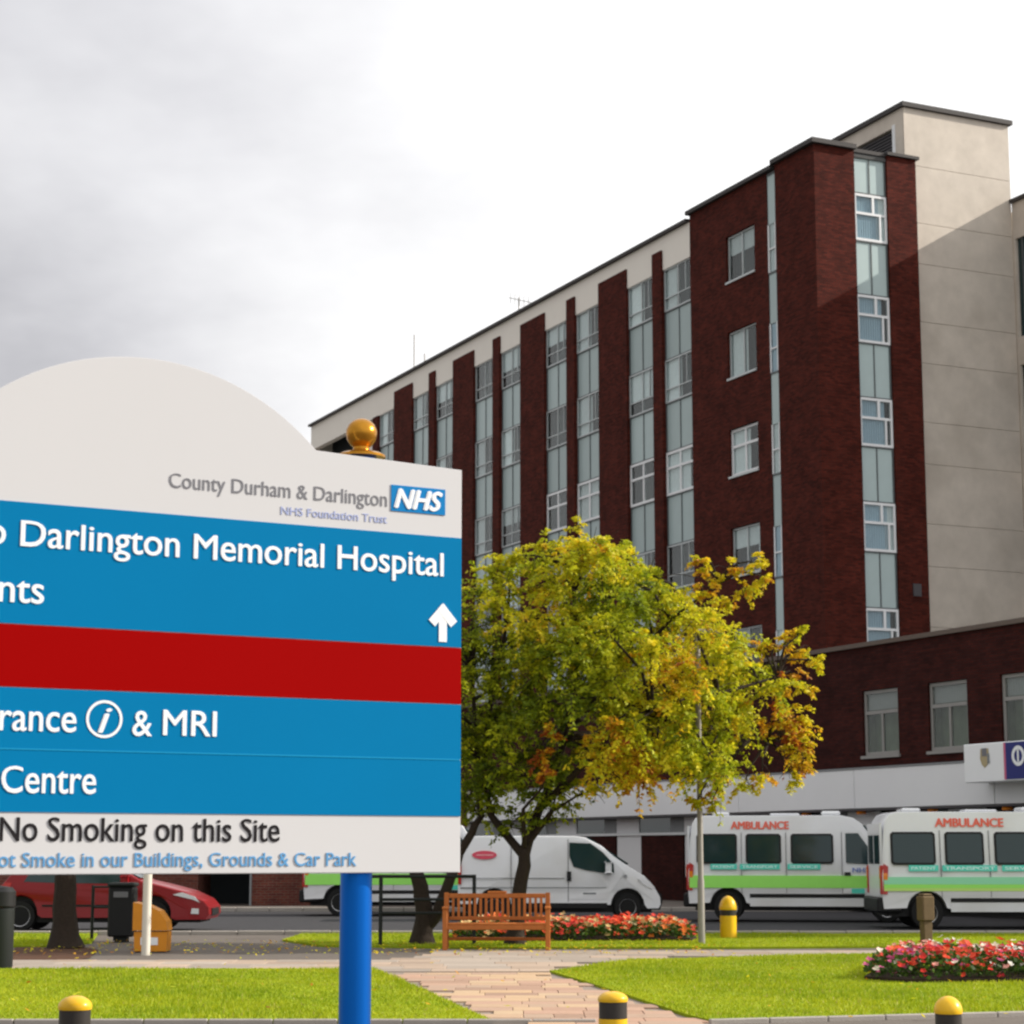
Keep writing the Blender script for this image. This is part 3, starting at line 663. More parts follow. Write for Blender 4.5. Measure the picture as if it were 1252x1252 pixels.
def panel(name, z0, z1, m, y=-.004, u0=UL+.003, u1=-.003): return part(name, MB().box(u0, u1, y, -.0005, z0, z1), m, SG)
panel('blue_panel', 2.464, 2.936, M['signblue']); panel('red_panel', 2.222, 2.461, M['signred']); panel('blue_panel', 1.987, 2.219, M['signblue']); panel('blue_panel', 1.750, 1.984, M['signblue'])
def onsign(base): return lambda u, v, d: (u, base-d, v)
f1, f0 = onsign(-.0045), onsign(-.0005)
def hit_sign(px, py):
    d = (math.sin(az), math.cos(az)); nn = (d[1], -d[0]); r = ray(px, py)
    t = (SP[0]*nn[0]+SP[1]*nn[1])/(r[0]*nn[0]+r[1]*nn[1]); h = (r[0]*t, r[1]*t, EYE+r[2]*t)
    return (h[0]-SP[0])*d[0]+(h[1]-SP[1])*d[1], h[2]
def st(body, px0, px1, py1, cap, m, mapf, bold=.02, shear=0, name='lettering', extra=0, z=None):
    u1, v = hit_sign(px1, py1); u0, _ = hit_sign(px0, py1)
    if z is not None: v = z
    text_part(name, body, u0-extra, u1, v, cap, mapf, m, SG, bold, shear)
# "to Darlington Memorial Hospital": the D starts at px 24, so the t and o run to the left of it
uD, _ = hit_sign(24, 661); uE, vE = hit_sign(541.5, 705)
Vt, _ = text2d('Darlington Memorial Hospital', .013); wD = max(v[0] for v in Vt)-min(v[0] for v in Vt)
Vt2, _ = text2d('to Darlington Memorial Hospital', .013); wT = max(v[0] for v in Vt2)-min(v[0] for v in Vt2)
text_part('lettering', 'to Darlington Memorial Hospital', uE-(uE-uD)*wT/wD, uE, 2.765, .098, f1, M['signtext'], SG, .013)
text_part('lettering', 'nts', hit_sign(-3, 736)[0], hit_sign(53, 736)[0], hit_sign(30, 737)[1], .098, f1, M['signtext'], SG, .013)
Va, _ = text2d('rance', .013); Vb, _ = text2d('Entrance', .013); wa = max(v[0] for v in Va)-min(v[0] for v in Va); wb = max(v[0] for v in Vb)-min(v[0] for v in Vb)
u0, v0 = hit_sign(-2, 892.5); u1, _ = hit_sign(92.5, 892.5)
text_part('lettering', 'Entrance', u1-(u1-u0)*wb/wa, u1, v0, .098, f1, M['signtext'], SG, .013)
st('&', 160.5, 185, 900, .098, M['signtext'], f1, .013); st('MRI', 198, 264, 900.5, .098, M['signtext'], f1, .013)
st('Centre', 0, 116.5, 970.5, .098, M['signtext'], f1, .013)
st('No Smoking on this Site', -1, 341.5, 1029, .088, M['signblack'], f0, .009)
st('not Smoke in our Buildings, Grounds & Car Park', -14, 435.5, 1058.5, .052, M['signmid'], f0, .008)
st('County Durham & Darlington', 206, 473, 619.5, .058, M['signgrey'], f0, .0)
st('NHS Foundation Trust', 343, 473, 640, .033, M['signpale'], f0, .0)
# information ring
uc, vc = hit_sign(127, 879.3); rr = abs(hit_sign(149.3, 879.3)[0]-hit_sign(104.7, 879.3)[0])/2
ring = MB()
for k in range(40):
    a0, a1 = 2*math.pi*k/40, 2*math.pi*(k+1)/40; q = []
    for r_, a_ in ((rr, a0), (rr, a1), (rr-.011, a1), (rr-.011, a0)): q.append((uc+r_*math.cos(a_), -.0065, vc+r_*math.sin(a_)))
    ring.add(q, [(0, 1, 2, 3)])
part('information_ring', ring, M['signtext'], SG)
text_part('lettering', 'i', uc-.026, uc+.030, vc-.052, .098, f1, M['signtext'], SG, .02, .35)
# arrow
ua, va = hit_sign(540.5, 785); ut, vt_ = hit_sign(540.5, 738.5); hwid = abs(hit_sign(556, 760)[0]-hit_sign(525, 760)[0])/2
ar = MB(); 
def strip(p, q, w):
    d = Vector((q[0]-p[0], q[1]-p[1])).normalized(); nx, nz = -d.y*w/2, d.x*w/2
    ar.prism([(p[0]+nx, p[1]+nz), (p[0]-nx, p[1]-nz), (q[0]-nx, q[1]-nz), (q[0]+nx, q[1]+nz)], -.0075-strip.k, -.0042); strip.k += .0004
strip.k = 0
strip((ua, va), (ua, vt_-.03), .038); strip((ua-hwid+.008, vt_-.085), (ua+.012, vt_-.012), .04); strip((ua+hwid-.008, vt_-.085), (ua-.012, vt_-.012), .04)
part('arrow', ar, M['signtext'], SG)
# thin dividing line
part('divider_line', MB().box(UL+.01, -.01, -.0058, -.0042, 1.984, 1.990), M['signline'], SG)
# NHS badge
b0, b1 = hit_sign(478, 600)[0], hit_sign(544, 600)[0]; zb0, zb1 = 3.030, 3.142
part('badge', MB().box(b0, b1, -.004, -.0005, zb0, zb1), M['nhsblue'], SG)
text_part('badge_lettering', 'NHS', b0+.012, b1-.014, zb0+.016, .080, onsign(-.0045), M['signtext'], SG, .05, .28)
# posts with gold ball finials, brackets, rear rails
for up in (-.434, -2.426):
    po = part('post', MB().lathe([(.066, 0), (.066, 3.262)], (up, .104), 28), M['postblue'], SG, True)
    part('finial', MB().lathe([(.066, 3.263), (.104, 3.266), (.104, 3.276), (.085, 3.286), (.05, 3.294), (.036, 3.302), (.036, 3.312), (.05, 3.325), (.062, 3.345), (.067, 3.37), (.066, 3.388), (.055, 3.411), (.038, 3.427), (.018, 3.436), (.004, 3.438)], (up, .104), 28), M['gold'], po, True)
    for zc_ in (1.7, 2.35, 3.0): part('bracket', MB().box(up-.10, up+.10, .033, .045, zc_-.025, zc_+.025).box(up-.085, up-.068, .045, .12, zc_-.02, zc_+.02).box(up+.068, up+.085, .045, .12, zc_-.02, zc_+.02), M['galv'], po)
    part('base_collar', MB().lathe([(.09, 0), (.09, .05), (.07, .06)], (up, .104), 24), M['postblue'], po)

# ================================================================== STREET FURNITURE
def bollard(px, Y, rad, ztop, label, H):
    b = thing('bollard', label, 'bollard', (AT(px, Y), Y, 0), 0, 'round-topped bollards')
    zb = ztop-H[0]; zc = zb-H[1]; r = rad
    part('shaft', MB().lathe([(r, 0), (r, zc-.002)], (0, 0), 28), M['yellow'], b, True)
    part('band', MB().lathe([(r*.975, zc-.001), (r*.975, zb+.001)], (0, 0), 28), M['black'], b, True)
    pr = [(r*1.02, zb+.002), (r*1.05, zb+.012)]
    for k in range(1, 9):
        a = R(90)*k/8; pr.append((r*1.05*math.cos(a)+.0005, zb+.012+(ztop-zb-.012)*math.sin(a)))
    part('dome_cap', MB().lathe(pr, (0, 0), 28), M['yellow'], b, True)
    return b
bollard(98, 9.3, .070, .985, 'yellow topped bollard on the left lawn edge, leftmost of the three in front', (.062, .082))
bollard(748, 9.9, .067, .965, 'yellow topped bollard in front of the paved path, middle of the three', (.050, .072))
bollard(1153, 10.9, .069, .877, 'yellow topped bollard with dark shaft at the front right', (.09, .30))
fb = bollard(889, 39.5, .155, .80, 'yellow bollard with a black band standing beside the ambulance wheel', (.26, .10))

# teak bench
Yb = 34.7; bx = AT(607, Yb)
BE = thing('park_bench', 'slatted orange brown wooden bench on the verge under the tree', 'bench', (bx, Yb, .02), R(-1))
w2 = .84
for sx in (-1, 1):
    part('leg', MB().cbox(sx*w2-.04, sx*w2+.04, -.04, .04, 0, .66, .008), M['wood'], BE)
    part('leg', MB().cbox(sx*w2-.04, sx*w2+.04, .47, .54, 0, .92, .008), M['wood'], BE)
    part('armrest', MB().cbox(sx*w2-.05, sx*w2+.05, -.07, .47, .662, .70, .01), M['wood'], BE)
for i in range(5): part('seat_slat', MB().cbox(-w2+.045, w2-.045, -.02+i*.095, .06+i*.095, .41, .435, .006), M['wood'], BE)
part('seat_rail', MB().cbox(-w2+.042, w2-.042, -.025, .015, .33, .405, .006), M['wood'], BE); part('seat_rail', MB().cbox(-w2+.042, w2-.042, .46, .50, .33, .405, .006), M['wood'], BE)
part('top_rail', MB().cbox(-w2+.042, w2-.042, .48, .53, .83, .905, .008), M['wood'], BE); part('crest', MB().cbox(-.16, .16, .482, .528, .908, .945, .01), M['wood'], BE)
part('lower_back_rail', MB().cbox(-w2+.042, w2-.042, .48, .52, .47, .53, .008), M['wood'], BE)
for i in range(17):
    x = -w2+.11+i*(2*w2-.22)/16; part('back_slat', MB().box(x-.022, x+.022, .49, .512, .532, .828), M['wood'], BE)
part('stretcher', MB().cbox(-w2+.042, w2-.042, .49, .53, .14, .19, .006), M['wood'], BE)

# lamp post / sign post in front of the bus
x, yp = G(858, 1156)
LP = thing('slim_post', 'slim grey metal post rising through the tree beside the flower bed', 'post', (x, yp, 0))
part('pole', MB().lathe([(.06, 0), (.06, 1.1), (.05, 1.15), (.048, 5.4), (.0, 5.42)], n=14), M['galv'], LP, True); part('base_plate', MB().cbox(-.13, .13, -.13, .13, 0, .03, .005), M['galv'], LP)
part('luminaire', MB().cbox(-.09, .45, -.09, .09, 5.42, 5.52, .03), M['galv'], LP)
# weathered wooden post behind the right flower bed
x, yp = G(1133, 1158)
WP = thing('wooden_lantern_post', 'squat weathered wooden post with a wider head behind the right flower bed', 'post', (x, yp, 0), R(20))
part('stem', MB().cbox(-.08, .08, -.08, .08, 0, .44, .01), M['oldwood'], WP); part('head', MB().cbox(-.115, .115, -.115, .115, .442, .86, .02), M['oldwood'], WP); part('cap', MB().cbox(-.09, .09, -.09, .09, .861, .90, .015), M['oldwood'], WP)
part('plate', MB().box(.117, .122, -.06, .06, .5, .62), M['black'], WP)
# railing
x, yp = G(465, 1158)
RL = thing('hoop_railing', 'dark metal railing with horizontal bars between the blue post and a tree', 'railing', (x, yp, 0))
part('upright', MB().tube([(0, 0, 0), (0, 0, 1.22)], .035, 8), M['dkmetal'], RL); part('upright', MB().tube([(1.6, .1, 0), (1.6, .1, 1.22)], .035, 8), M['dkmetal'], RL)
for z, r_ in ((1.19, .03), (.80, .028), (.57, .024)): part('rail', MB().tube([(-.32 if z > 1 else 0, -.02, z), (1.6, .1, z)], r_, 8), M['dkmetal'], RL)
# litter bin and its frame, grit bin, cream post, dark bin at the left edge
x, yp = G(140, 1152)
LB = thing('litter_bin', 'black litter bin in a dark frame beside the red car', 'bin', (x, yp, 0))
part('body', MB().cbox(-.10, .36, -.22, .22, .10, .98, .03), M['plastic'], LB); part('lid', MB().cbox(-.12, .38, -.24, .24, .985, 1.06, .03), M['dkmetal'], LB); part('slot', MB().box(.0, .26, -.235, -.225, .80, .90), M['line'], LB)
part('stand', MB().box(.02, .24, -.12, .12, 0, .10), M['dkmetal'], LB)
x, yp = G(112, 1150)
RB = thing('low_railing', 'low dark railing between the tree trunk and the litter bin', 'railing', (x, yp, 0))
for k in (0, .42): part('upright', MB().tube([(k, 0, 0), (k, 0, 1.0)], .03, 8), M['dkmetal'], RB)
for z in (.97, .60, .22): part('rail', MB().tube([(0, 0, z), (.42, 0, z)], .02, 8), M['dkmetal'], RB)
x, yp = G(183, 1164)
GR = thing('grit_bin', 'orange grit bin with a sloping lid beside the cream post', 'bin', (x, yp, 0))
part('body', MB().prism([(-.22, .02), (.30, .02), (.31, .33), (-.23, .33)], -.2, .25), M['grit'], GR); part('lid', MB().prism([(-.25, .35), (.32, .35), (.29, .50), (.17, .66), (-.02, .75), (-.25, .80)], -.23, .28), M['grit'], GR)
part('label_plate', MB().box(-.12, .16, -.206, -.201, .12, .24), M['white'], GR); part('foot', MB().box(-.21, .28, -.18, .22, 0, .018), M['plastic'], GR)
x, yp = G(178, 1168)
CP_ = thing('cream_post', 'slim cream post with its top hidden behind the big sign', 'post', (x, yp, 0))
part('pole', MB().lathe([(.07, 0), (.07, 2.3), (.03, 2.34)], n=14), M['cream_post'], CP_, True); part('plate', MB().cbox(-.22, .22, -.09, -.075, 1.75, 2.25, .003), M['white'], CP_)
x, yp = G(-2, 1186)
DB = thing('dark_litter_bin', 'dark round litter bin cut by the left edge of the lawn', 'bin', (x, yp, 0))
part('body', MB().lathe([(.17, 0), (.19, .05), (.19, .82), (.17, .84)], n=20), M['dkmetal'], DB, True); part('hood', MB().lathe([(.185, .85), (.20, .87), (.20, 1.06), (.15, 1.12), (.02, 1.14)], n=20), M['plastic'], DB, True)

# ================================================================== VEHICLES
def shell(profile, width, zbelt, k, bevel=.06, zlow=.55):
    bm = bmesh.new(); h = width/2
    vs = [bm.verts.new((x, -h, z)) for x, z in profile]; f = bm.faces.new(vs); ex = bmesh.ops.extrude_face_region(bm, geom=[f])
    for v in ex['geom']:
        if isinstance(v, bmesh.types.BMVert): v.co.y = h
    bmesh.ops.recalc_face_normals(bm, faces=bm.faces)
    es = [e_ for e_ in bm.edges if abs(e_.verts[0].co.y-e_.verts[1].co.y) < 1e-6 and min(e_.verts[0].co.z, e_.verts[1].co.z) > zlow]
    bmesh.ops.bevel(bm, geom=es, offset=bevel, segments=3, affect='EDGES', clamp_overlap=True, profile=.5)
    for v in bm.verts:
        if v.co.z > zbelt: v.co.y *= 1-k*(v.co.z-zbelt)
    return MB().bm(bm)
def arch(cx, r, zb, n=10):  # bottom outline going backwards (from front to rear)
    a0 = math.asin(max(-1, min(1, (zb-.36)/r)))
    return [(cx+r*math.cos(a0+(math.pi-2*a0)*i/n), .36+r*math.sin(a0+(math.pi-2*a0)*i/n)) for i in range(n+1)]
class Veh:
    def __init__(s, root, width, zbelt, k): s.r = root; s.h = width/2; s.zb = zbelt; s.k = k
    def y(s, z, side): return side*s.h*(1-s.k*max(0, z-s.zb))
    def poly(s, name, pts, m, side=-1, proud=.008, parent=None):
        mb = MB(); n = len(pts)
        vs = [(x, s.y(z, side)-side*.02, z) for x, z in pts]+[(x, s.y(z, side)+side*proud, z) for x, z in pts]
        mb.add(vs, [tuple(range(n)), tuple(range(2*n-1, n-1, -1))]+[(i, i+n, (i+1) % n+n, (i+1) % n) for i in range(n)])
        return part(name, mb, m, parent or s.r)
    def rect(s, name, x0, x1, z0, z1, m, side=-1, proud=.008, parent=None, c=0.0):
        if c: pts = [(x0+c, z0), (x1-c, z0), (x1, z0+c), (x1, z1-c), (x1-c, z1), (x0+c, z1), (x0, z1-c), (x0, z0+c)]
        elif z0 < s.zb < z1: pts = [(x0, z0), (x1, z0), (x1, s.zb), (x1, z1), (x0, z1), (x0, s.zb)]
        else: pts = [(x0, z0), (x1, z0), (x1, z1), (x0, z1)]
        return s.poly(name, pts, m, side, proud, parent)
    def text(s, body, x0, x1, zb, cap, m, parent=None, bold=.03, proud=.012):
        return text_part('lettering', body, x0, x1, zb, cap, lambda u, v, d: (u, s.y(v, -1)-proud-d, v), m, parent or s.r, bold)
    def wheels(s, xs, r, rimr):
        for x in xs:
            for side in (-1, 1):
                yo = side*(s.h-.02); yi = side*(s.h-.24)
                t = part('wheel', MB().wheel([(r*.6, yi), (r*.96, yi), (r, yi+side*.03), (r, yo-side*.03), (r*.95, yo), (rimr*1.05, yo)], x, r, 28), M['rubber'], s.r, True)
                rm = MB().wheel([(rimr*1.05, yo-side*.03), (rimr*1.04, yo+side*.008), (rimr*.9, yo-side*.01), (rimr*.85, yo-side*.045), (rimr*.3, yo-side*.02), (.03, yo-side*.005)], x, r, 28)
                part('rim', rm, M['rim'], t, True)
                hl = MB()
                for q in range(8):
                    a = 2*math.pi*q/8; hx, hz = x+rimr*.66*math.cos(a), r+rimr*.66*math.sin(a); hl.wheel([(rimr*.11, yo-side*.04), (rimr*.11, yo-side*.018)], hx, hz, 8)
                part('rim_hole', hl, M['plastic'], t)
def minibus(root, kind):
    L_ = 5.45; fx, rx = 4.55, .92
    prof = [(0.02, .42), (0, .62), (0, 1.1), (.05, 1.9), (.10, 2.25), (.18, 2.38), (.34, 2.44), (3.55, 2.44), (3.82, 2.38), (4.02, 2.24), (4.36, 1.75), (4.68, 1.32), (5.05, 1.16), (5.28, 1.0), (5.42, .78), (5.45, .5), (5.42, .34)]
    prof += [(fx+.46, .34)]+arch(fx, .43, .40)+[(rx+.50, .42)]+arch(rx, .43, .44)
    v = Veh(root, 1.98, 1.1, .10)
    part('body', shell(prof, 1.98, 1.1, .10), M['vanwhite'], root, True)
    part('underbody', MB().box(.15, 5.25, -.80, .80, .26, .60).box(rx-.45, rx+.45, -.82, .82, .5, .86).box(fx-.45, fx+.45, -.82, .82, .5, .86), M['plastic'], root)
    v.wheels((rx, fx), .34, .21)
    for side in (-1, 1):
        for (a, b) in ((.20, 1.14), (1.34, 2.16), (2.38, 3.36)):
            f_ = v.rect('side_window', a, b, 1.33, 2.02, M['plastic'], side, .006, c=.05)
            v.rect('pane', a+.045, b-.045, 1.375, 1.975, M['autoglass'], side, .012, f_, c=.035)
        d = v.poly('cab_door', [(3.56, .66), (4.10, .66), (4.10, .95), (4.55, 1.18), (4.50, 1.30), (4.22, 1.75), (3.98, 2.10), (3.56, 2.10)], M['vanwhite'], side, .007)
        v.poly('door_window', [(3.64, 1.36), (4.36, 1.30), (4.38, 1.36), (4.15, 1.72), (3.93, 2.03), (3.64, 2.03)], M['autoglass'], side, .014, d)
        v.rect('handle', 3.60, 3.74, 1.07, 1.14, M['plastic'], side, .03, d)
        for xd in (3.55, 1.24, 2.27): v.rect('panel_gap', xd-.006, xd+.006, .66, 2.05, M['line'], side, .0085)
        if kind == 'a':
            v.rect('lime_stripe', .03, 5.0, .78, 1.06, M['lime'], side, .010)
            v.rect('lower_decal', 3.75, 4.05, .66, .77, M['teal'], side, .010)
        else:
            v.rect('mint_stripe', .03, 5.0, .93, 1.08, M['mint'], side, .010); v.rect('green_stripe', .03, 5.0, .85, .928, M['lime'], side, .010); v.rect('yellow_stripe', .03, 5.0, .79, .848, M['yellowstripe'], side, .010)
        sill = v.rect('rubbing_strip', 1.42, 4.05, .56, .645, M['plastic'], side, .018)
        v.rect('skirt', 1.42, 4.05, .36, .545, M['vanwhite'], side, .012)
        v.poly('tail_lamp', [(.0, .72), (.10, .72), (.13, 1.30), (.03, 1.36)], M['redlens'], side, .010)
        v.rect('marker_lens', .02, .11, 1.02, 1.16, M['amber'], side, .014)
        v.poly('headlamp', [(4.86, .88), (5.30, .82), (5.22, 1.0), (5.02, 1.12), (4.84, 1.10)], M['lens'], side, .006)
        mi = MB().cbox(4.30, 4.46, side*1.05, side*1.24, 1.32, 1.66, .03); part('mirror', mi, M['plastic'], root)
    labs = ((.52, 1.13), (1.20, 2.12), (2.30, 3.05)) if kind == 'a' else ((.56, 1.18), (1.27, 2.42), (2.52, 3.35))
    for (a, b), wd in zip(labs, ('PATIENT', 'TRANSPORT', 'SERVICE')):
        p = v.rect('teal_label', a, b, 1.20, 1.325, M['teal'], -1, .010); v.text(wd, a+.05, b-.05, 1.23, .065, M['paletext'], p)
    v.text('AMBULANCE', 1.0 if kind == 'a' else 1.15, 2.35 if kind == 'a' else 2.6, 2.13, .17, M['redtext'], bold=.045, proud=.012)
    v.text('NHS', 3.78, 4.16, 1.14, .10, M['bluetext'], proud=.018)
    # rear doors, lamps, bumper
    rd = part('rear_door', MB().box(-.012, .03, -.86, -.01, .62, 2.2).box(-.012, .03, .01, .86, .62, 2.2), M['vanwhite'], root)
    part('rear_window', MB().box(-.02, -.013, -.74, -.08, 1.35, 1.95).box(-.02, -.013, .08, .74, 1.35, 1.95), M['autoglass'], rd)
    for side in (-1, 1):
        part('tail_lamp', MB().cbox(-.04, .05, side*.90-.075, side*.90+.075, .72, 1.32, .015), M['redlens'], root); part('indicator', MB().cbox(-.05, -.035, side*.90-.06, side*.90+.06, 1.05, 1.28, .005), M['amber'], root)
    part('rear_bumper', MB().cbox(-.12, .42, -.97, .97, .34, .66, .04), M['plastic'], root)
    part('front_bumper', MB().cbox(5.12, 5.54, -.95, .95, .28, .66, .06), M['plastic'], root)
    # windscreen follows the slope between roof and bonnet
    ws = MB(); ws.add([(4.05, -.80, 2.20), (4.05, .80, 2.20), (4.70, .90, 1.345), (4.70, -.90, 1.345), (4.09, -.80, 2.22), (4.09, .80, 2.22), (4.735, .90, 1.36), (4.735, -.90, 1.36)], [(0, 1, 2, 3), (7, 6, 5, 4), (0, 4, 5, 1), (2, 6, 7, 3), (0, 3, 7, 4), (1, 5, 6, 2)])
    part('windscreen', ws, M['autoglass'], root)
    part('roof_beacon', MB().cbox(.55, .95, -.35, .35, 2.445, 2.53, .03), M['lens'], root); part('roof_vent', MB().cbox(1.9, 2.6, -.3, .3, 2.445, 2.50, .03), M['vanwhite'], root); part('roof_vent', MB().cbox(3.1, 3.55, -.4, .4, 2.445, 2.55, .04), M['lens'], root)
def veh_root(name, label, cat, px, Y, fwd_az, group=None, width=1.98):
    # px, Y: rear corner nearest the camera; local +x forward, -y nearest side
    a = R(90-fwd_az); h = width/2
    x, y = AT(px, Y), Y
    return thing(name, label, cat, (x-math.sin(a)*h, y+math.cos(a)*h, .006), a, group)
g = 'white patient transport minibuses with green stripes'
r1 = veh_root('ambulance', 'white minibus ambulance with a lime stripe, behind the slim post and yellow bollard', 'ambulance', 841, 49.3, 98, g); minibus(r1, 'a')
r2 = veh_root('ambulance', 'white minibus ambulance with mint and green stripes at the right edge, nearest', 'ambulance', 1078, 44.5, 91, g); minibus(r2, 'b')
r3 = veh_root('ambulance', 'white minibus ambulance mostly hidden behind the big sign and its blue post', 'ambulance', 372, 53.6, 90, g); minibus(r3, 'a')

def panel_van():
    root = veh_root('white_van', 'plain white panel van with a small red oval badge, parked behind the bench', 'van', 560, 49.7, 90, None, 1.9)
    fx, rx = 3.98, .85
    prof = [(.02, .40), (0, .6), (0, 1.1), (.06, 1.65), (.12, 1.85), (.24, 1.94), (.5, 1.97), (2.72, 1.97), (2.98, 1.94), (3.38, 1.74), (3.70, 1.47), (4.03, 1.25), (4.38, 1.04), (4.60, .80), (4.74, .56), (4.75, .38), (4.70, .30)]
    prof += [(fx+.46, .30)]+arch(fx, .40, .38)+[(rx+.46, .38)]+arch(rx, .40, .40)
    part('body', shell(prof, 1.9, 1.0, .12, .07), M['vanwhite'], root, True); v = Veh(root, 1.9, 1.0, .12)
    part('underbody', MB().box(.15, 4.55, -.78, .78, .2, .55).box(rx-.43, rx+.43, -.8, .8, .45, .8).box(fx-.43, fx+.43, -.8, .8, .45, .8), M['plastic'], root)
    v.wheels((rx, fx), .32, .19)
    for s_ in (-1, 1):
        d = v.poly('cab_door', [(2.60, .50), (3.50, .50), (3.60, .70), (3.92, 1.14), (3.64, 1.42), (3.36, 1.68), (3.05, 1.86), (2.60, 1.88)], M['vanwhite'], s_, .007)
        v.poly('door_window', [(2.62, 1.50), (2.72, 1.26), (3.00, 1.18), (3.52, 1.10), (3.67, 1.12), (3.66, 1.32), (3.40, 1.60), (3.12, 1.80), (2.62, 1.82)], M['autoglass'], s_, .014, d)
        v.rect('handle', 2.56, 2.66, .93, 1.15, M['plastic'], s_, .028, d)
        for xd in (2.59, 1.25): v.rect('panel_gap', xd-.007, xd+.007, .45, 1.9, M['line'], s_, .009)
        v.rect('swage_line', .06, 3.48, .765, .785, M['lead'], s_, .009)
        v.rect('swage_line', .06, 2.5, .99, 1.0, M['lead'], s_, .009)
        v.rect('lettering_strip', 2.94, 3.24, .62, .66, M['lead'], s_, .010)
        v.rect('side_lamp', 3.90, 3.97, 1.02, 1.07, M['lead'], s_, .016)
        v.rect('sill', 1.3, 3.5, .30, .42, M['plastic'], s_, .012)
        v.poly('headlamp', [(4.22, .98), (4.36, .84), (4.55, .74), (4.62, .78), (4.50, .92), (4.36, 1.03)], M['lens'], s_, .008)
        part('mirror', MB().cbox(3.46, 3.60, s_*.98, s_*1.16, 1.12, 1.36, .03), M['vanwhite'], root)
        v.rect('tail_lamp', .0, .08, .85, 1.35, M['redlens'], s_, .012)
    # red oval badge
    n = 24; pts = [(.62+.29*math.cos(2*math.pi*k/n), 1.53+.10*math.sin(2*math.pi*k/n)) for k in range(n)]
    bd = v.poly('oval_badge', pts, mat('badge_red', (.66, .08, .13), .5), -1, .010); v.poly('oval_stripe', [(.42, 1.515), (.82, 1.515), (.84, 1.545), (.44, 1.545)], mat('badge_pink', (.75, .35, .38), .5), -1, .013, bd)
    part('front_bumper', MB().prism([(4.28, .28), (4.74, .26), (4.80, .45), (4.78, .62), (4.62, .74), (4.42, .66), (4.36, .5)], -.90, .90), M['plastic'], root)
    part('rear_bumper', MB().cbox(-.10, .35, -.92, .92, .32, .52, .03), M['plastic'], root)
    part('windscreen', MB().add([(3.03, -.76, 1.93), (3.03, .76, 1.93), (3.98, .86, 1.30), (3.98, -.86, 1.30), (3.05, -.76, 1.96), (3.05, .76, 1.96), (4.01, .86, 1.33), (4.01, -.86, 1.33)], [(0, 1, 2, 3), (7, 6, 5, 4), (0, 4, 5, 1), (2, 6, 7, 3), (0, 3, 7, 4), (1, 5, 6, 2)]), M['autoglass'], root)
panel_van()

def red_car():
    L_ = 4.35; fx, rx = 3.22, .50
    root = veh_root('red_car', 'dark red hatchback car parked behind the big sign at the left', 'car', 260-60*4.35-2, 43.2, 90, None, 1.74)
    prof = [(.06, .36), (0, .55), (.02, .85), (.14, .98), (.42, 1.34), (.75, 1.47), (1.3, 1.51), (1.95, 1.47), (2.45, 1.30), (2.95, 1.02), (3.35, .93), (3.85, .80), (4.20, .64), (4.34, .48), (4.35, .34), (4.28, .24)]
    prof += [(fx+.44, .24)]+arch(fx, .36, .28)+[(rx+.44, .28)]+arch(rx, .36, .34)
    part('body', shell(prof, 1.74, .85, .26, .08), M['carred'], root, True); v = Veh(root, 1.74, .85, .26)
    part('underbody', MB().box(.15, 4.15, -.70, .70, .18, .5).box(rx-.4, rx+.4, -.72, .72, .4, .7).box(fx-.4, fx+.4, -.72, .72, .4, .7), M['plastic'], root)
    v.wheels((rx, fx), .31, .20)
    for s_ in (-1, 1):
        v.poly('side_window', [(.55, 1.0), (1.38, .97), (1.38, 1.42), (.80, 1.40)], M['autoglass'], s_, .006); v.poly('side_window', [(1.46, .97), (2.75, .96), (2.38, 1.24), (1.95, 1.40), (1.46, 1.42)], M['autoglass'], s_, .006)
        for xd in (1.42, 2.66): v.rect('door_gap', xd-.006, xd+.006, .32, .95, M['plastic'], s_, .006)
        v.rect('handle', 1.2, 1.36, .80, .83, M['alu'], s_, .02); v.rect('handle', 2.36, 2.54, .80, .83, M['alu'], s_, .02)
        v.rect('rubbing_strip', .95, 2.75, .50, .54, M['plastic'], s_, .012)
        v.poly('headlamp', [(3.60, .74), (4.02, .64), (4.16, .58), (4.06, .70), (3.80, .79)], M['lens'], s_, .012)
        v.poly('fog_lamp', [(3.98, .36), (4.14, .35), (4.14, .46), (4.0, .47)], M['lens'], s_, .012)
        v.poly('tail_lamp', [(.04, .78), (.25, .80), (.30, .98), (.16, .98)], M['redlens'], s_, .010)
        part('mirror', MB().cbox(2.55, 2.70, s_*.86, s_*1.0, .98, 1.10, .02), M['carred'], root)
    part('front_bumper_grille', MB().box(4.30, 4.365, -.5, .5, .32, .46), M['plastic'], root)
    part('windscreen', MB().add([(2.0, -.60, 1.485), (2.0, .60, 1.485), (2.9, .70, 1.065), (2.9, -.70, 1.065), (2.02, -.6, 1.50), (2.02, .6, 1.50), (2.92, .7, 1.08), (2.92, -.7, 1.08)], [(0, 1, 2, 3), (7, 6, 5, 4), (0, 4, 5, 1), (2, 6, 7, 3), (0, 3, 7, 4), (1, 5, 6, 2)]), M['autoglass'], root)
red_car()

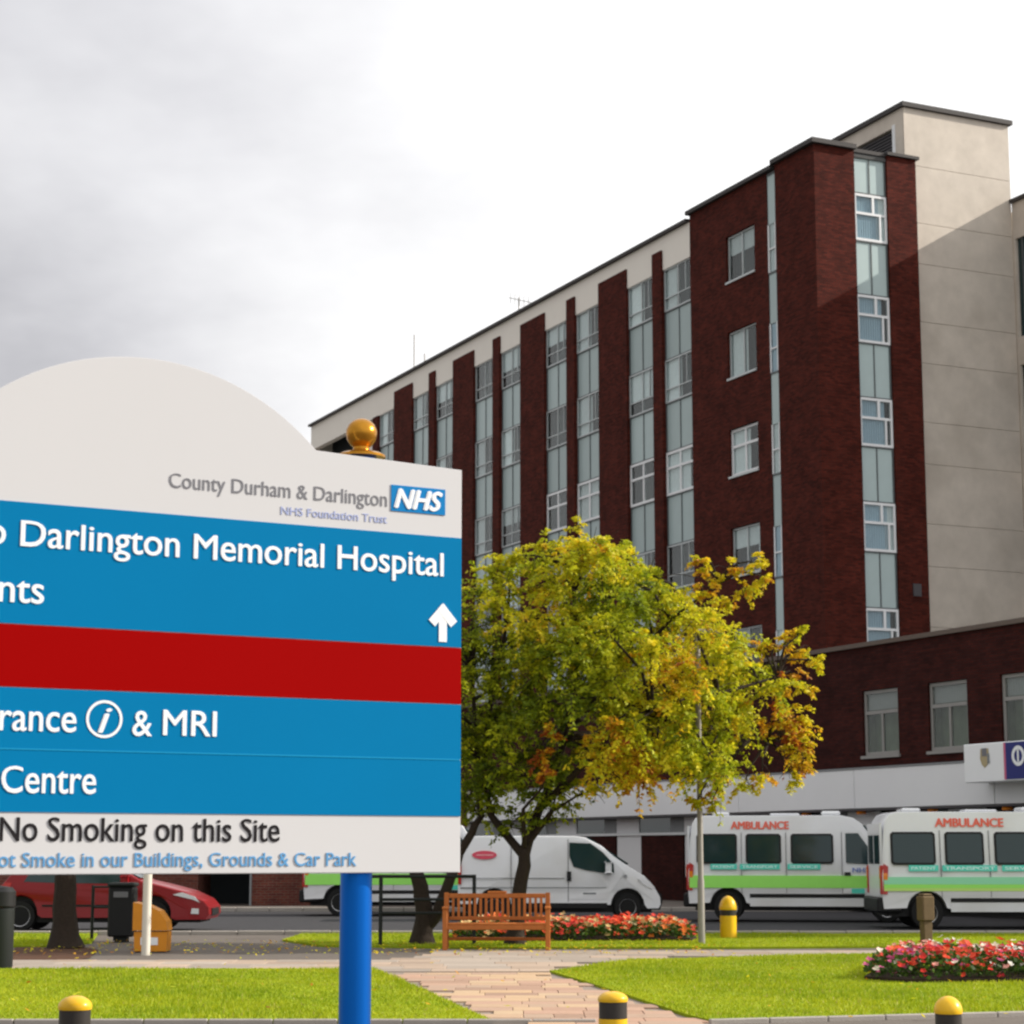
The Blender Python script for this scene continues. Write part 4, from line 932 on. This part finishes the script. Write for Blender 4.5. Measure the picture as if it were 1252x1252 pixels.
# ================================================================== TREES
BARK = mat('bark', (.030, .021, .015), .9, var=.35, vscale=12, bump=.8, bscale=30)
def pal(u, warm):
    """leaf colours of an autumn tree: green, yellow-green, yellow, orange, rust"""
    keys = np.array([[.055, .09, .006], [.19, .25, .010], [.50, .53, .018], [.74, .62, .022], [.70, .34, .018], [.30, .07, .012]])
    pos = np.array([0, .25, .5, .72, .90, 1.0]); return np.stack([np.interp(u, pos, keys[:, c]) for c in range(3)], 1)
def tree(name, label, base, trunk, clumps, per, leaf=(.060, .105), fork=None, stemr=.13, seed=1, nb=None):
    g_ = np.random.default_rng(seed); rr_ = random.Random(seed)
    root = thing(name, label, 'tree', base)
    mb = MB(); tips = []
    for pts, r0, r1 in trunk:
        P = [Vector(p) for p in pts]; Q = [P[0]]
        for a, b in zip(P[:-1], P[1:]):
            for q in (.33, .66, 1): Q.append(a.lerp(b, q)+Vector((rr_.uniform(-1, 1), rr_.uniform(-1, 1), 0))*.018)
        n = len(Q); rad = [r0+(r1-r0)*i/(n-1) for i in range(n)]; 
        if pts[0][2] < .05: rad[0] *= 1.5; rad[1] *= 1.12
        mb.tube(Q, rad, 10); tips += [Q[j] for j in range(n//2, n)]
    bmb = MB()
    for c in clumps:
        e_ = Vector(c[:3]); s_ = min(tips, key=lambda t: (t-e_).length+max(0, t.z-e_.z)*.8)
        m1 = s_.lerp(e_, .4)+Vector((rr_.uniform(-.15, .15), rr_.uniform(-.15, .15), .20)); m2 = s_.lerp(e_, .75)+Vector((rr_.uniform(-.1, .1), rr_.uniform(-.1, .1), .12))
        L_ = (e_-s_).length; r0 = .018+.014*L_
        bmb.tube([s_, m1, m2, e_], [r0, r0*.7, r0*.45, r0*.2], 6)
        for k in range(5):
            d = Vector((rr_.gauss(0, 1), rr_.gauss(0, 1), rr_.gauss(0, .7)))*c[3]*.6; q = m2.lerp(e_, rr_.random()); bmb.tube([q, q+d*.6, q+d+Vector((0, 0, -.08))], [r0*.25, r0*.17, .004], 4)
    part('trunk', mb, BARK, root, True)
    # leaves: small sprays inside each clump
    C_ = []; U_ = []; A_ = []
    for c in clumps:
        nt_ = max(6, int(per*(c[3]/.6)**2/30)); K = 30
        d = g_.normal(0, 1, (nt_, 3)); d[:, 2] = d[:, 2]*.7+.15; d /= np.linalg.norm(d, axis=1, keepdims=True)
        st_ = np.array(c[:3])+g_.normal(0, .28, (nt_, 3))*c[3]; ln = c[3]*g_.uniform(.55, 1.25, (nt_, 1))
        tt = (np.arange(K//2).repeat(2)[None, :]+.6)/(K/2)                      # pairs of leaflets along each twig
        tt = np.clip(tt+g_.normal(0, .02, (nt_, K)), 0, 1)
        pos = st_[:, None]+d[:, None]*ln[:, None]*tt[..., None]; pos[..., 2] -= (tt**2)*ln*.45
        td = d[:, None]*np.ones((1, K, 1)); td[..., 2] -= tt*.9; td /= np.linalg.norm(td, axis=2, keepdims=True)
        sd_ = np.cross(td, np.array([0, 0, 1.])); sd_ /= np.maximum(np.linalg.norm(sd_, axis=2, keepdims=True), 1e-4)
        sgn = np.where(np.arange(K) % 2 == 0, 1., -1.)[None, :, None]
        ax_ = td*.55+sd_*sgn+g_.normal(0, .38, (nt_, K, 3)); ax_[..., 2] -= .35
        C_.append(pos.reshape(-1, 3)+g_.normal(0, .018, (nt_*K, 3))); A_.append(ax_.reshape(-1, 3))
        u = c[4]+.11+g_.normal(0, .09, nt_)[:, None]+.10*(tt-.5)+g_.normal(0, .05, (nt_, K)); U_.append(u.reshape(-1))
        for k in range(0, nt_, 3): bmb.tube([st_[k], st_[k]+d[k]*ln[k]*.5-np.array([0, 0, .11])*ln[k], st_[k]+d[k]*ln[k]-np.array([0, 0, .45])*ln[k]], [.008, .005, .003], 3)
    Cn = np.concatenate(C_); u = np.clip(np.concatenate(U_), 0, 1); n = len(Cn)
    a = np.concatenate(A_); a /= np.linalg.norm(a, axis=1, keepdims=True); b = np.cross(a, g_.normal(0, 1, (n, 3))); b /= np.linalg.norm(b, axis=1, keepdims=True)
    l = g_.uniform(*leaf, (n, 1)); w = l*g_.uniform(.20, .34, (n, 1)); up = np.cross(a, b)*l*.12
    V = np.stack([Cn, Cn+a*l*.45+b*w+up, Cn+a*l, Cn+a*l*.45-b*w+up], 1).reshape(-1, 3); F = np.arange(4*n).reshape(-1, 4)
    part('limbs', bmb, BARK, root, True)
    cr = tinted('crown', V, F, pal(u, 0)*g_.uniform(.8, 1.15, (n, 1)), M['leaf'], root); cr['kind'] = 'stuff'
    return root, n
Yt = 36.0; SC = 2584/Yt
bxA, byA = G(630, 1157)
def rel(px, py, dy, bx_, by_):
    Yp = by_+dy; r = ray(px, py); t = Yp/r[1]; return (r[0]*t-bx_, dy, EYE+r[2]*t)
# main crown: (px, py, depth offset, radius m, autumn tint 0 green .. 1 rust)
def fill(poly, n, seed, tintf, rad=(.38, .62), dmax=2.0, md=26):
    rr_ = random.Random(seed); out = []; tries = 0
    xs = [p[0] for p in poly]; ys = [p[1] for p in poly]; cx, cy = sum(xs)/len(xs), sum(ys)/len(ys)
    while len(out) < n and tries < 20000:
        tries += 1; x, y = rr_.uniform(min(xs), max(xs)), rr_.uniform(min(ys), max(ys))
        if not inside(x, y, poly): continue
        dd = rr_.uniform(-1, 1)*dmax*max(.15, 1-((x-cx)/(max(xs)-min(xs))*1.7)**2-((y-cy)/(max(ys)-min(ys))*1.4)**2)
        if any((x-o[0])**2+(y-o[1])**2+((dd-o[2])*30)**2 < md*md for o in out): continue
        out.append((x, y, dd, rr_.uniform(*rad), tintf(x, y, rr_)))
    return out
def tintA(x, y, r_):
    t = .28+.28*max(0, (x-600)/400)+.12*math.sin(x*.031+y*.017)+.10*math.sin(y*.045-x*.02)
    if y < 730: t += .10
    if y > 860 and x > 720: t += .07
    if x < 700 and y > 800: t -= .15
    return max(.08, min(.86, t+r_.gauss(0, .06)))
polyA = [(600, 700), (640, 668), (700, 662), (760, 675), (815, 715), (850, 750), (880, 790), (930, 820), (965, 860), (965, 925), (900, 940), (830, 940), (760, 940), (690, 960), (640, 985), (600, 970)]
cl = fill(polyA, 112, 5, tintA)
cl += [(700, 655, 0, .28, .5), (665, 662, .3, .30, .5), (742, 662, -.3, .26, .48), (775, 688, .4, .3, .52), (632, 685, 0, .3, .45), (600, 705, 0, .35, .42),
       (845, 725, -.3, .27, .58), (868, 712, -.4, .26, .66), (892, 700, -.5, .25, .64), (915, 690, -.5, .22, .62), (905, 722, -.5, .24, .62), (928, 712, -.5, .17, .6), (880, 735, -.4, .24, .62), (858, 690, -.5, .18, .66),
       (930, 795, 0, .30, .66), (955, 785, 0, .27, .62), (972, 800, .1, .25, .58), (985, 812, .1, .19, .55), (900, 790, .2, .28, .66), (965, 775, -.2, .17, .55), (950, 835, 0, .32, .74), (975, 845, .1, .18, .62),
       (965, 880, 0, .33, .72), (970, 915, 0, .30, .70), (972, 938, 0, .20, .76), (925, 950, -.3, .28, .66), (905, 965, -.3, .18, .62), (880, 950, -.3, .26, .62), (960, 955, 0, .18, .6), (958, 905, -.4, .2, .9),
       (830, 958, -.5, .26, .60), (790, 955, -.5, .26, .58), (765, 960, -.5, .22, .60), (850, 985, -.3, .13, .6), (868, 985, -.3, .12, .6), (735, 965, -.3, .22, .5), (870, 965, 0, .2, .64),
       (668, 925, -1.6, .20, .86), (664, 950, -1.6, .17, .84), (672, 900, -1.6, .2, .8), (760, 905, -1.8, .3, .74), (740, 890, -1.8, .25, .70)]
# dark lower left masses
cl += [(600, 985, 0, .36, .16), (640, 1000, .3, .32, .15), (665, 1000, -.2, .24, .20), (690, 985, .2, .24, .28), (620, 1015, 0, .22, .14), (590, 960, .4, .42, .15), (625, 950, -.5, .42, .2), (700, 965, -.2, .24, .34), (585, 900, .3, .5, .2)]
clA = [(*rel(x+max(0, x-860)*.11, y, d_, bxA, byA), r_, t_) for x, y, d_, r_, t_ in cl]
pA = lambda px, py, dy=0: rel(px, py, dy, bxA, byA)
trunkA = [([(0, 0, 0), pA(634, 1110), pA(640, 1060), pA(641, 1042)], .145, .10),
          ([pA(641, 1046), pA(650, 1015, .1), pA(672, 960, .2), pA(700, 880, .2), pA(705, 780, .1), pA(700, 700, 0)], .105, .03),
          ([pA(640, 1048), pA(620, 1025, .2), pA(600, 1000, .3), pA(590, 950, .5), pA(600, 860, .6), pA(620, 760, .5)], .085, .03),
          ([pA(660, 990, .1), pA(720, 930, -.6), pA(800, 880, -.9), pA(880, 850, -.7), pA(950, 830, -.2)], .07, .02),
          ([pA(690, 905, .2), pA(750, 830, .6), pA(820, 760, .4), pA(880, 715, -.2)], .06, .018),
          ([pA(700, 900, .2), pA(780, 900, 1.0), pA(870, 900, 1.0), pA(940, 910, .5)], .06, .018)]
tree('autumn_tree', 'yellow and green autumn tree with spreading crown, its trunk behind the bench', (bxA, byA, .03), trunkA, clA, 960, seed=3)
bxB, byB = G(516, 1156)
def tintB(x, y, r_): return max(.06, min(.5, .30+.1*math.sin(x*.04)-.12*(y > 850)+r_.gauss(0, .06)))
polyB = [(400, 760), (450, 710), (520, 690), (590, 700), (620, 760), (620, 900), (600, 980), (540, 990), (440, 960), (400, 860)]
clB = [(*rel(x, y, d_+.8, bxB, byB), r_, t_) for x, y, d_, r_, t_ in fill(polyB, 46, 9, tintB, (.42, .68), 1.8, 34)+[(585, 1000, 0, .3, .16), (575, 985, .2, .3, .16), (590, 720, 0, .34, .42), (580, 775, -.5, .4, .38)]]
pB = lambda px, py, dy=0: rel(px, py, dy, bxB, byB)
trunkB = [([(0, 0, 0), pB(518, 1110), pB(512, 1075), pB(500, 1040), pB(490, 980, .3), pB(480, 900, .6), pB(470, 800, .8)], .17, .05),
          ([(.02, 0, .25), pB(535, 1120, -.05), pB(550, 1075, -.1), pB(570, 1030, 0), pB(588, 1000, .1), pB(585, 930, .4), pB(575, 820, .6)], .12, .03)]
tree('autumn_tree', 'greener autumn tree forking low left of the bench, half behind the big sign', (bxB, byB, .03), trunkB, clB, 480, seed=11)
bxC, byC = G(80, 1160)
clC = [(*rel(x, y, d_, bxC, byC), r_, t_) for x, y, d_, r_, t_ in fill([(-120, 780), (-20, 700), (100, 690), (200, 760), (230, 860), (160, 930), (-40, 930), (-120, 880)], 34, 15, tintB, (.5, .75), 1.8, 44)]
pC = lambda px, py, dy=0: rel(px, py, dy, bxC, byC)
tree('dark_trunked_tree', 'tree with a dark trunk in leaf litter, left of the litter bin', (bxC, byC, 0), [([(0, 0, 0), pC(79, 1110), pC(80, 1040), pC(82, 960), pC(80, 850), pC(75, 740)], .23, .06)], clC, 300, seed=21)
tag(sheet('leaf_litter', [G(10, 1178), G(60, 1180), G(110, 1172), G(120, 1162), G(90, 1156), G(20, 1157)], .012, M['mulch']), 'brown leaf litter at the foot of the tree', kind='structure')
# fallen leaves
def fallen(name, label, pts, n, z, seed):
    g_ = np.random.default_rng(seed); P = np.array(pts); o = []
    while len(o) < n:
        x, y = g_.uniform(P[:, 0].min(), P[:, 0].max()), g_.uniform(P[:, 1].min(), P[:, 1].max())
        if inside(x, y, pts): o.append((x, y, z+g_.uniform(0, .015)))
    C_ = np.array(o); a = g_.normal(0, 1, (n, 3)); a[:, 2] *= .35; a /= np.linalg.norm(a, axis=1, keepdims=True); b = np.cross(a, np.array([0, 0, 1.]))+g_.normal(0, .2, (n, 3)); l = g_.uniform(.05, .09, (n, 1))
    V = np.stack([C_, C_+a*l*.5+b*l*.3, C_+a*l, C_+a*l*.5-b*l*.3], 1).reshape(-1, 3)
    tag(tinted(name, V, np.arange(4*n).reshape(-1, 4), pal(g_.uniform(.45, 1, n), 0), M['leaf']), label, 'leaves', kind='stuff')
fallen('fallen_leaves', 'yellow and brown leaves fallen around the bench and tree trunks', [(-8, 33), (3.5, 33), (3.5, 38), (-8, 38)], 900, .05, 4)
fallen('fallen_leaves', 'scattered yellow leaves on the front lawns', [(-7, 20), (8, 20), (8, 32), (-7, 32)], 130, .07, 6)

# ================================================================== FLOWER BEDS
def flowerbed(name, label, poly, hgt, nf, nl, colours, seed, big=.05):
    g_ = np.random.default_rng(seed); root = thing(name, label, 'flower bed'); P = np.array(poly)
    part('soil', MB().slab(poly, .03, .075), M['soil'], root)
    def pts(n):
        o = []
        while len(o) < n:
            x, y = g_.uniform(P[:, 0].min(), P[:, 0].max()), g_.uniform(P[:, 1].min(), P[:, 1].max())
            if inside(x, y, poly): o.append((x, y))
        return np.array(o)
    def edge(q):  # soft shoulder at the border
        d = np.full(len(q), 9.)
        for i in range(len(P)):
            a, b = P[i], P[(i+1) % len(P)]; t = np.clip(((q-a)@(b-a))/((b-a)@(b-a)), 0, 1); d = np.minimum(d, np.linalg.norm(q-(a+t[:, None]*(b-a)), axis=1))
        return np.clip(d/.35, 0, 1)**.5
    q = pts(nl); n = len(q); bump = .8+.2*np.sin(q[:, 0]*5.1)*np.cos(q[:, 1]*4.3); h = hgt*bump*(.35+.65*edge(q)); z = .06+h*g_.random(n)**.5*.9
    C_ = np.c_[q, z]; a = g_.normal(0, 1, (n, 3)); a[:, 2] = np.abs(a[:, 2])*.5; a /= np.linalg.norm(a, axis=1, keepdims=True); b = np.cross(a, g_.normal(0, 1, (n, 3))); b /= np.linalg.norm(b, axis=1, keepdims=True); l = g_.uniform(.05, .10, (n, 1))
    V = np.stack([C_, C_+a*l*.5+b*l*.33, C_+a*l, C_+a*l*.5-b*l*.33], 1).reshape(-1, 3)
    t = g_.random((n, 1)); Cc = (1-t)*np.array([.030, .065, .012])+t*np.array([.085, .15, .02])
    f_ = tinted('foliage', V, np.arange(4*n).reshape(-1, 4), Cc, M['leaf'], root); f_['kind'] = 'stuff'
    # blossoms: five-petalled cups on top
    q = pts(nf); n = len(q); bump = .8+.2*np.sin(q[:, 0]*5.1)*np.cos(q[:, 1]*4.3); h = hgt*bump*(.35+.65*edge(q)); z = .07+h*g_.uniform(.8, 1.12, n)
    drop = g_.random(n) < .22; z[drop] *= g_.uniform(.45, .8, drop.sum())
    cell = np.floor(q[:, 0]*1.9+.6*np.sin(q[:, 1]*3))+7*np.floor(q[:, 1]*1.3); V = []; Cc = []
    for i in range(n):
        rr2 = random.Random(int(cell[i])*13+seed); pick = rr2.random(); k = int(pick*len(colours)) if g_.random() < .6 else g_.integers(0, len(colours)); c = np.array(colours[k])*g_.uniform(.8, 1.15)
        r_ = g_.uniform(.7, 1.25)*big; nx, ny = g_.normal(0, .35, 2)-np.array([0, .35]); nv = np.array([nx, ny, 1.]); nv /= np.linalg.norm(nv); ax = np.cross(nv, [1, 0, 0]); ax /= np.linalg.norm(ax); ay = np.cross(nv, ax); o = np.array([q[i, 0], q[i, 1], z[i]])
        a0 = g_.uniform(0, 6.28)
        for j in range(5):
            a = a0+j*1.2566; d = ax*math.cos(a)+ay*math.sin(a); e2 = -ax*math.sin(a)+ay*math.cos(a); lift = g_.uniform(.1, .5)*r_
            V += [o, o+d*r_*.6+e2*r_*.42+nv*lift*.5, o+d*r_+nv*lift, o+d*r_*.6-e2*r_*.42+nv*lift*.5]; Cc.append(c*g_.uniform(.85, 1.1))
    f_ = tinted('blossom', np.array(V), np.arange(len(V)).reshape(-1, 4), np.array(Cc), M['petal'], root); f_['kind'] = 'stuff'
    return root
pal2 = [(.62, .03, .02), (.70, .06, .02), (.72, .12, .03), (.58, .03, .08), (.75, .32, .26), (.80, .76, .68), (.50, .02, .03), (.80, .70, .55), (.66, .04, .02), (.60, .10, .26)]
p2 = [G(1057, 1201), G(1110, 1205), G(1252, 1204), (G(1252, 1204)[0]+2.5, G(1252, 1204)[1]), (G(1252, 1204)[0]+3.4, 28.6), (5.6, 29.0), G(1080, 1186.5)]
flowerbed('flower_bed', 'right flower bed of red, orange, pink and white blooms on the front lawn', p2, .38, 1500, 9000, pal2, 31, .050)
pal1 = [(.78, .06, .02), (.80, .10, .03), (.78, .20, .03), (.75, .52, .22), (.70, .55, .30), (.80, .07, .05)]
p1 = [G(556, 1153), G(845, 1153), G(852, 1150), G(840, 1145.5), G(556, 1145.5)]
flowerbed('flower_bed', 'far flower bed of red and yellow blooms behind the bench', p1, .36, 1500, 8000, pal1, 33, .055)
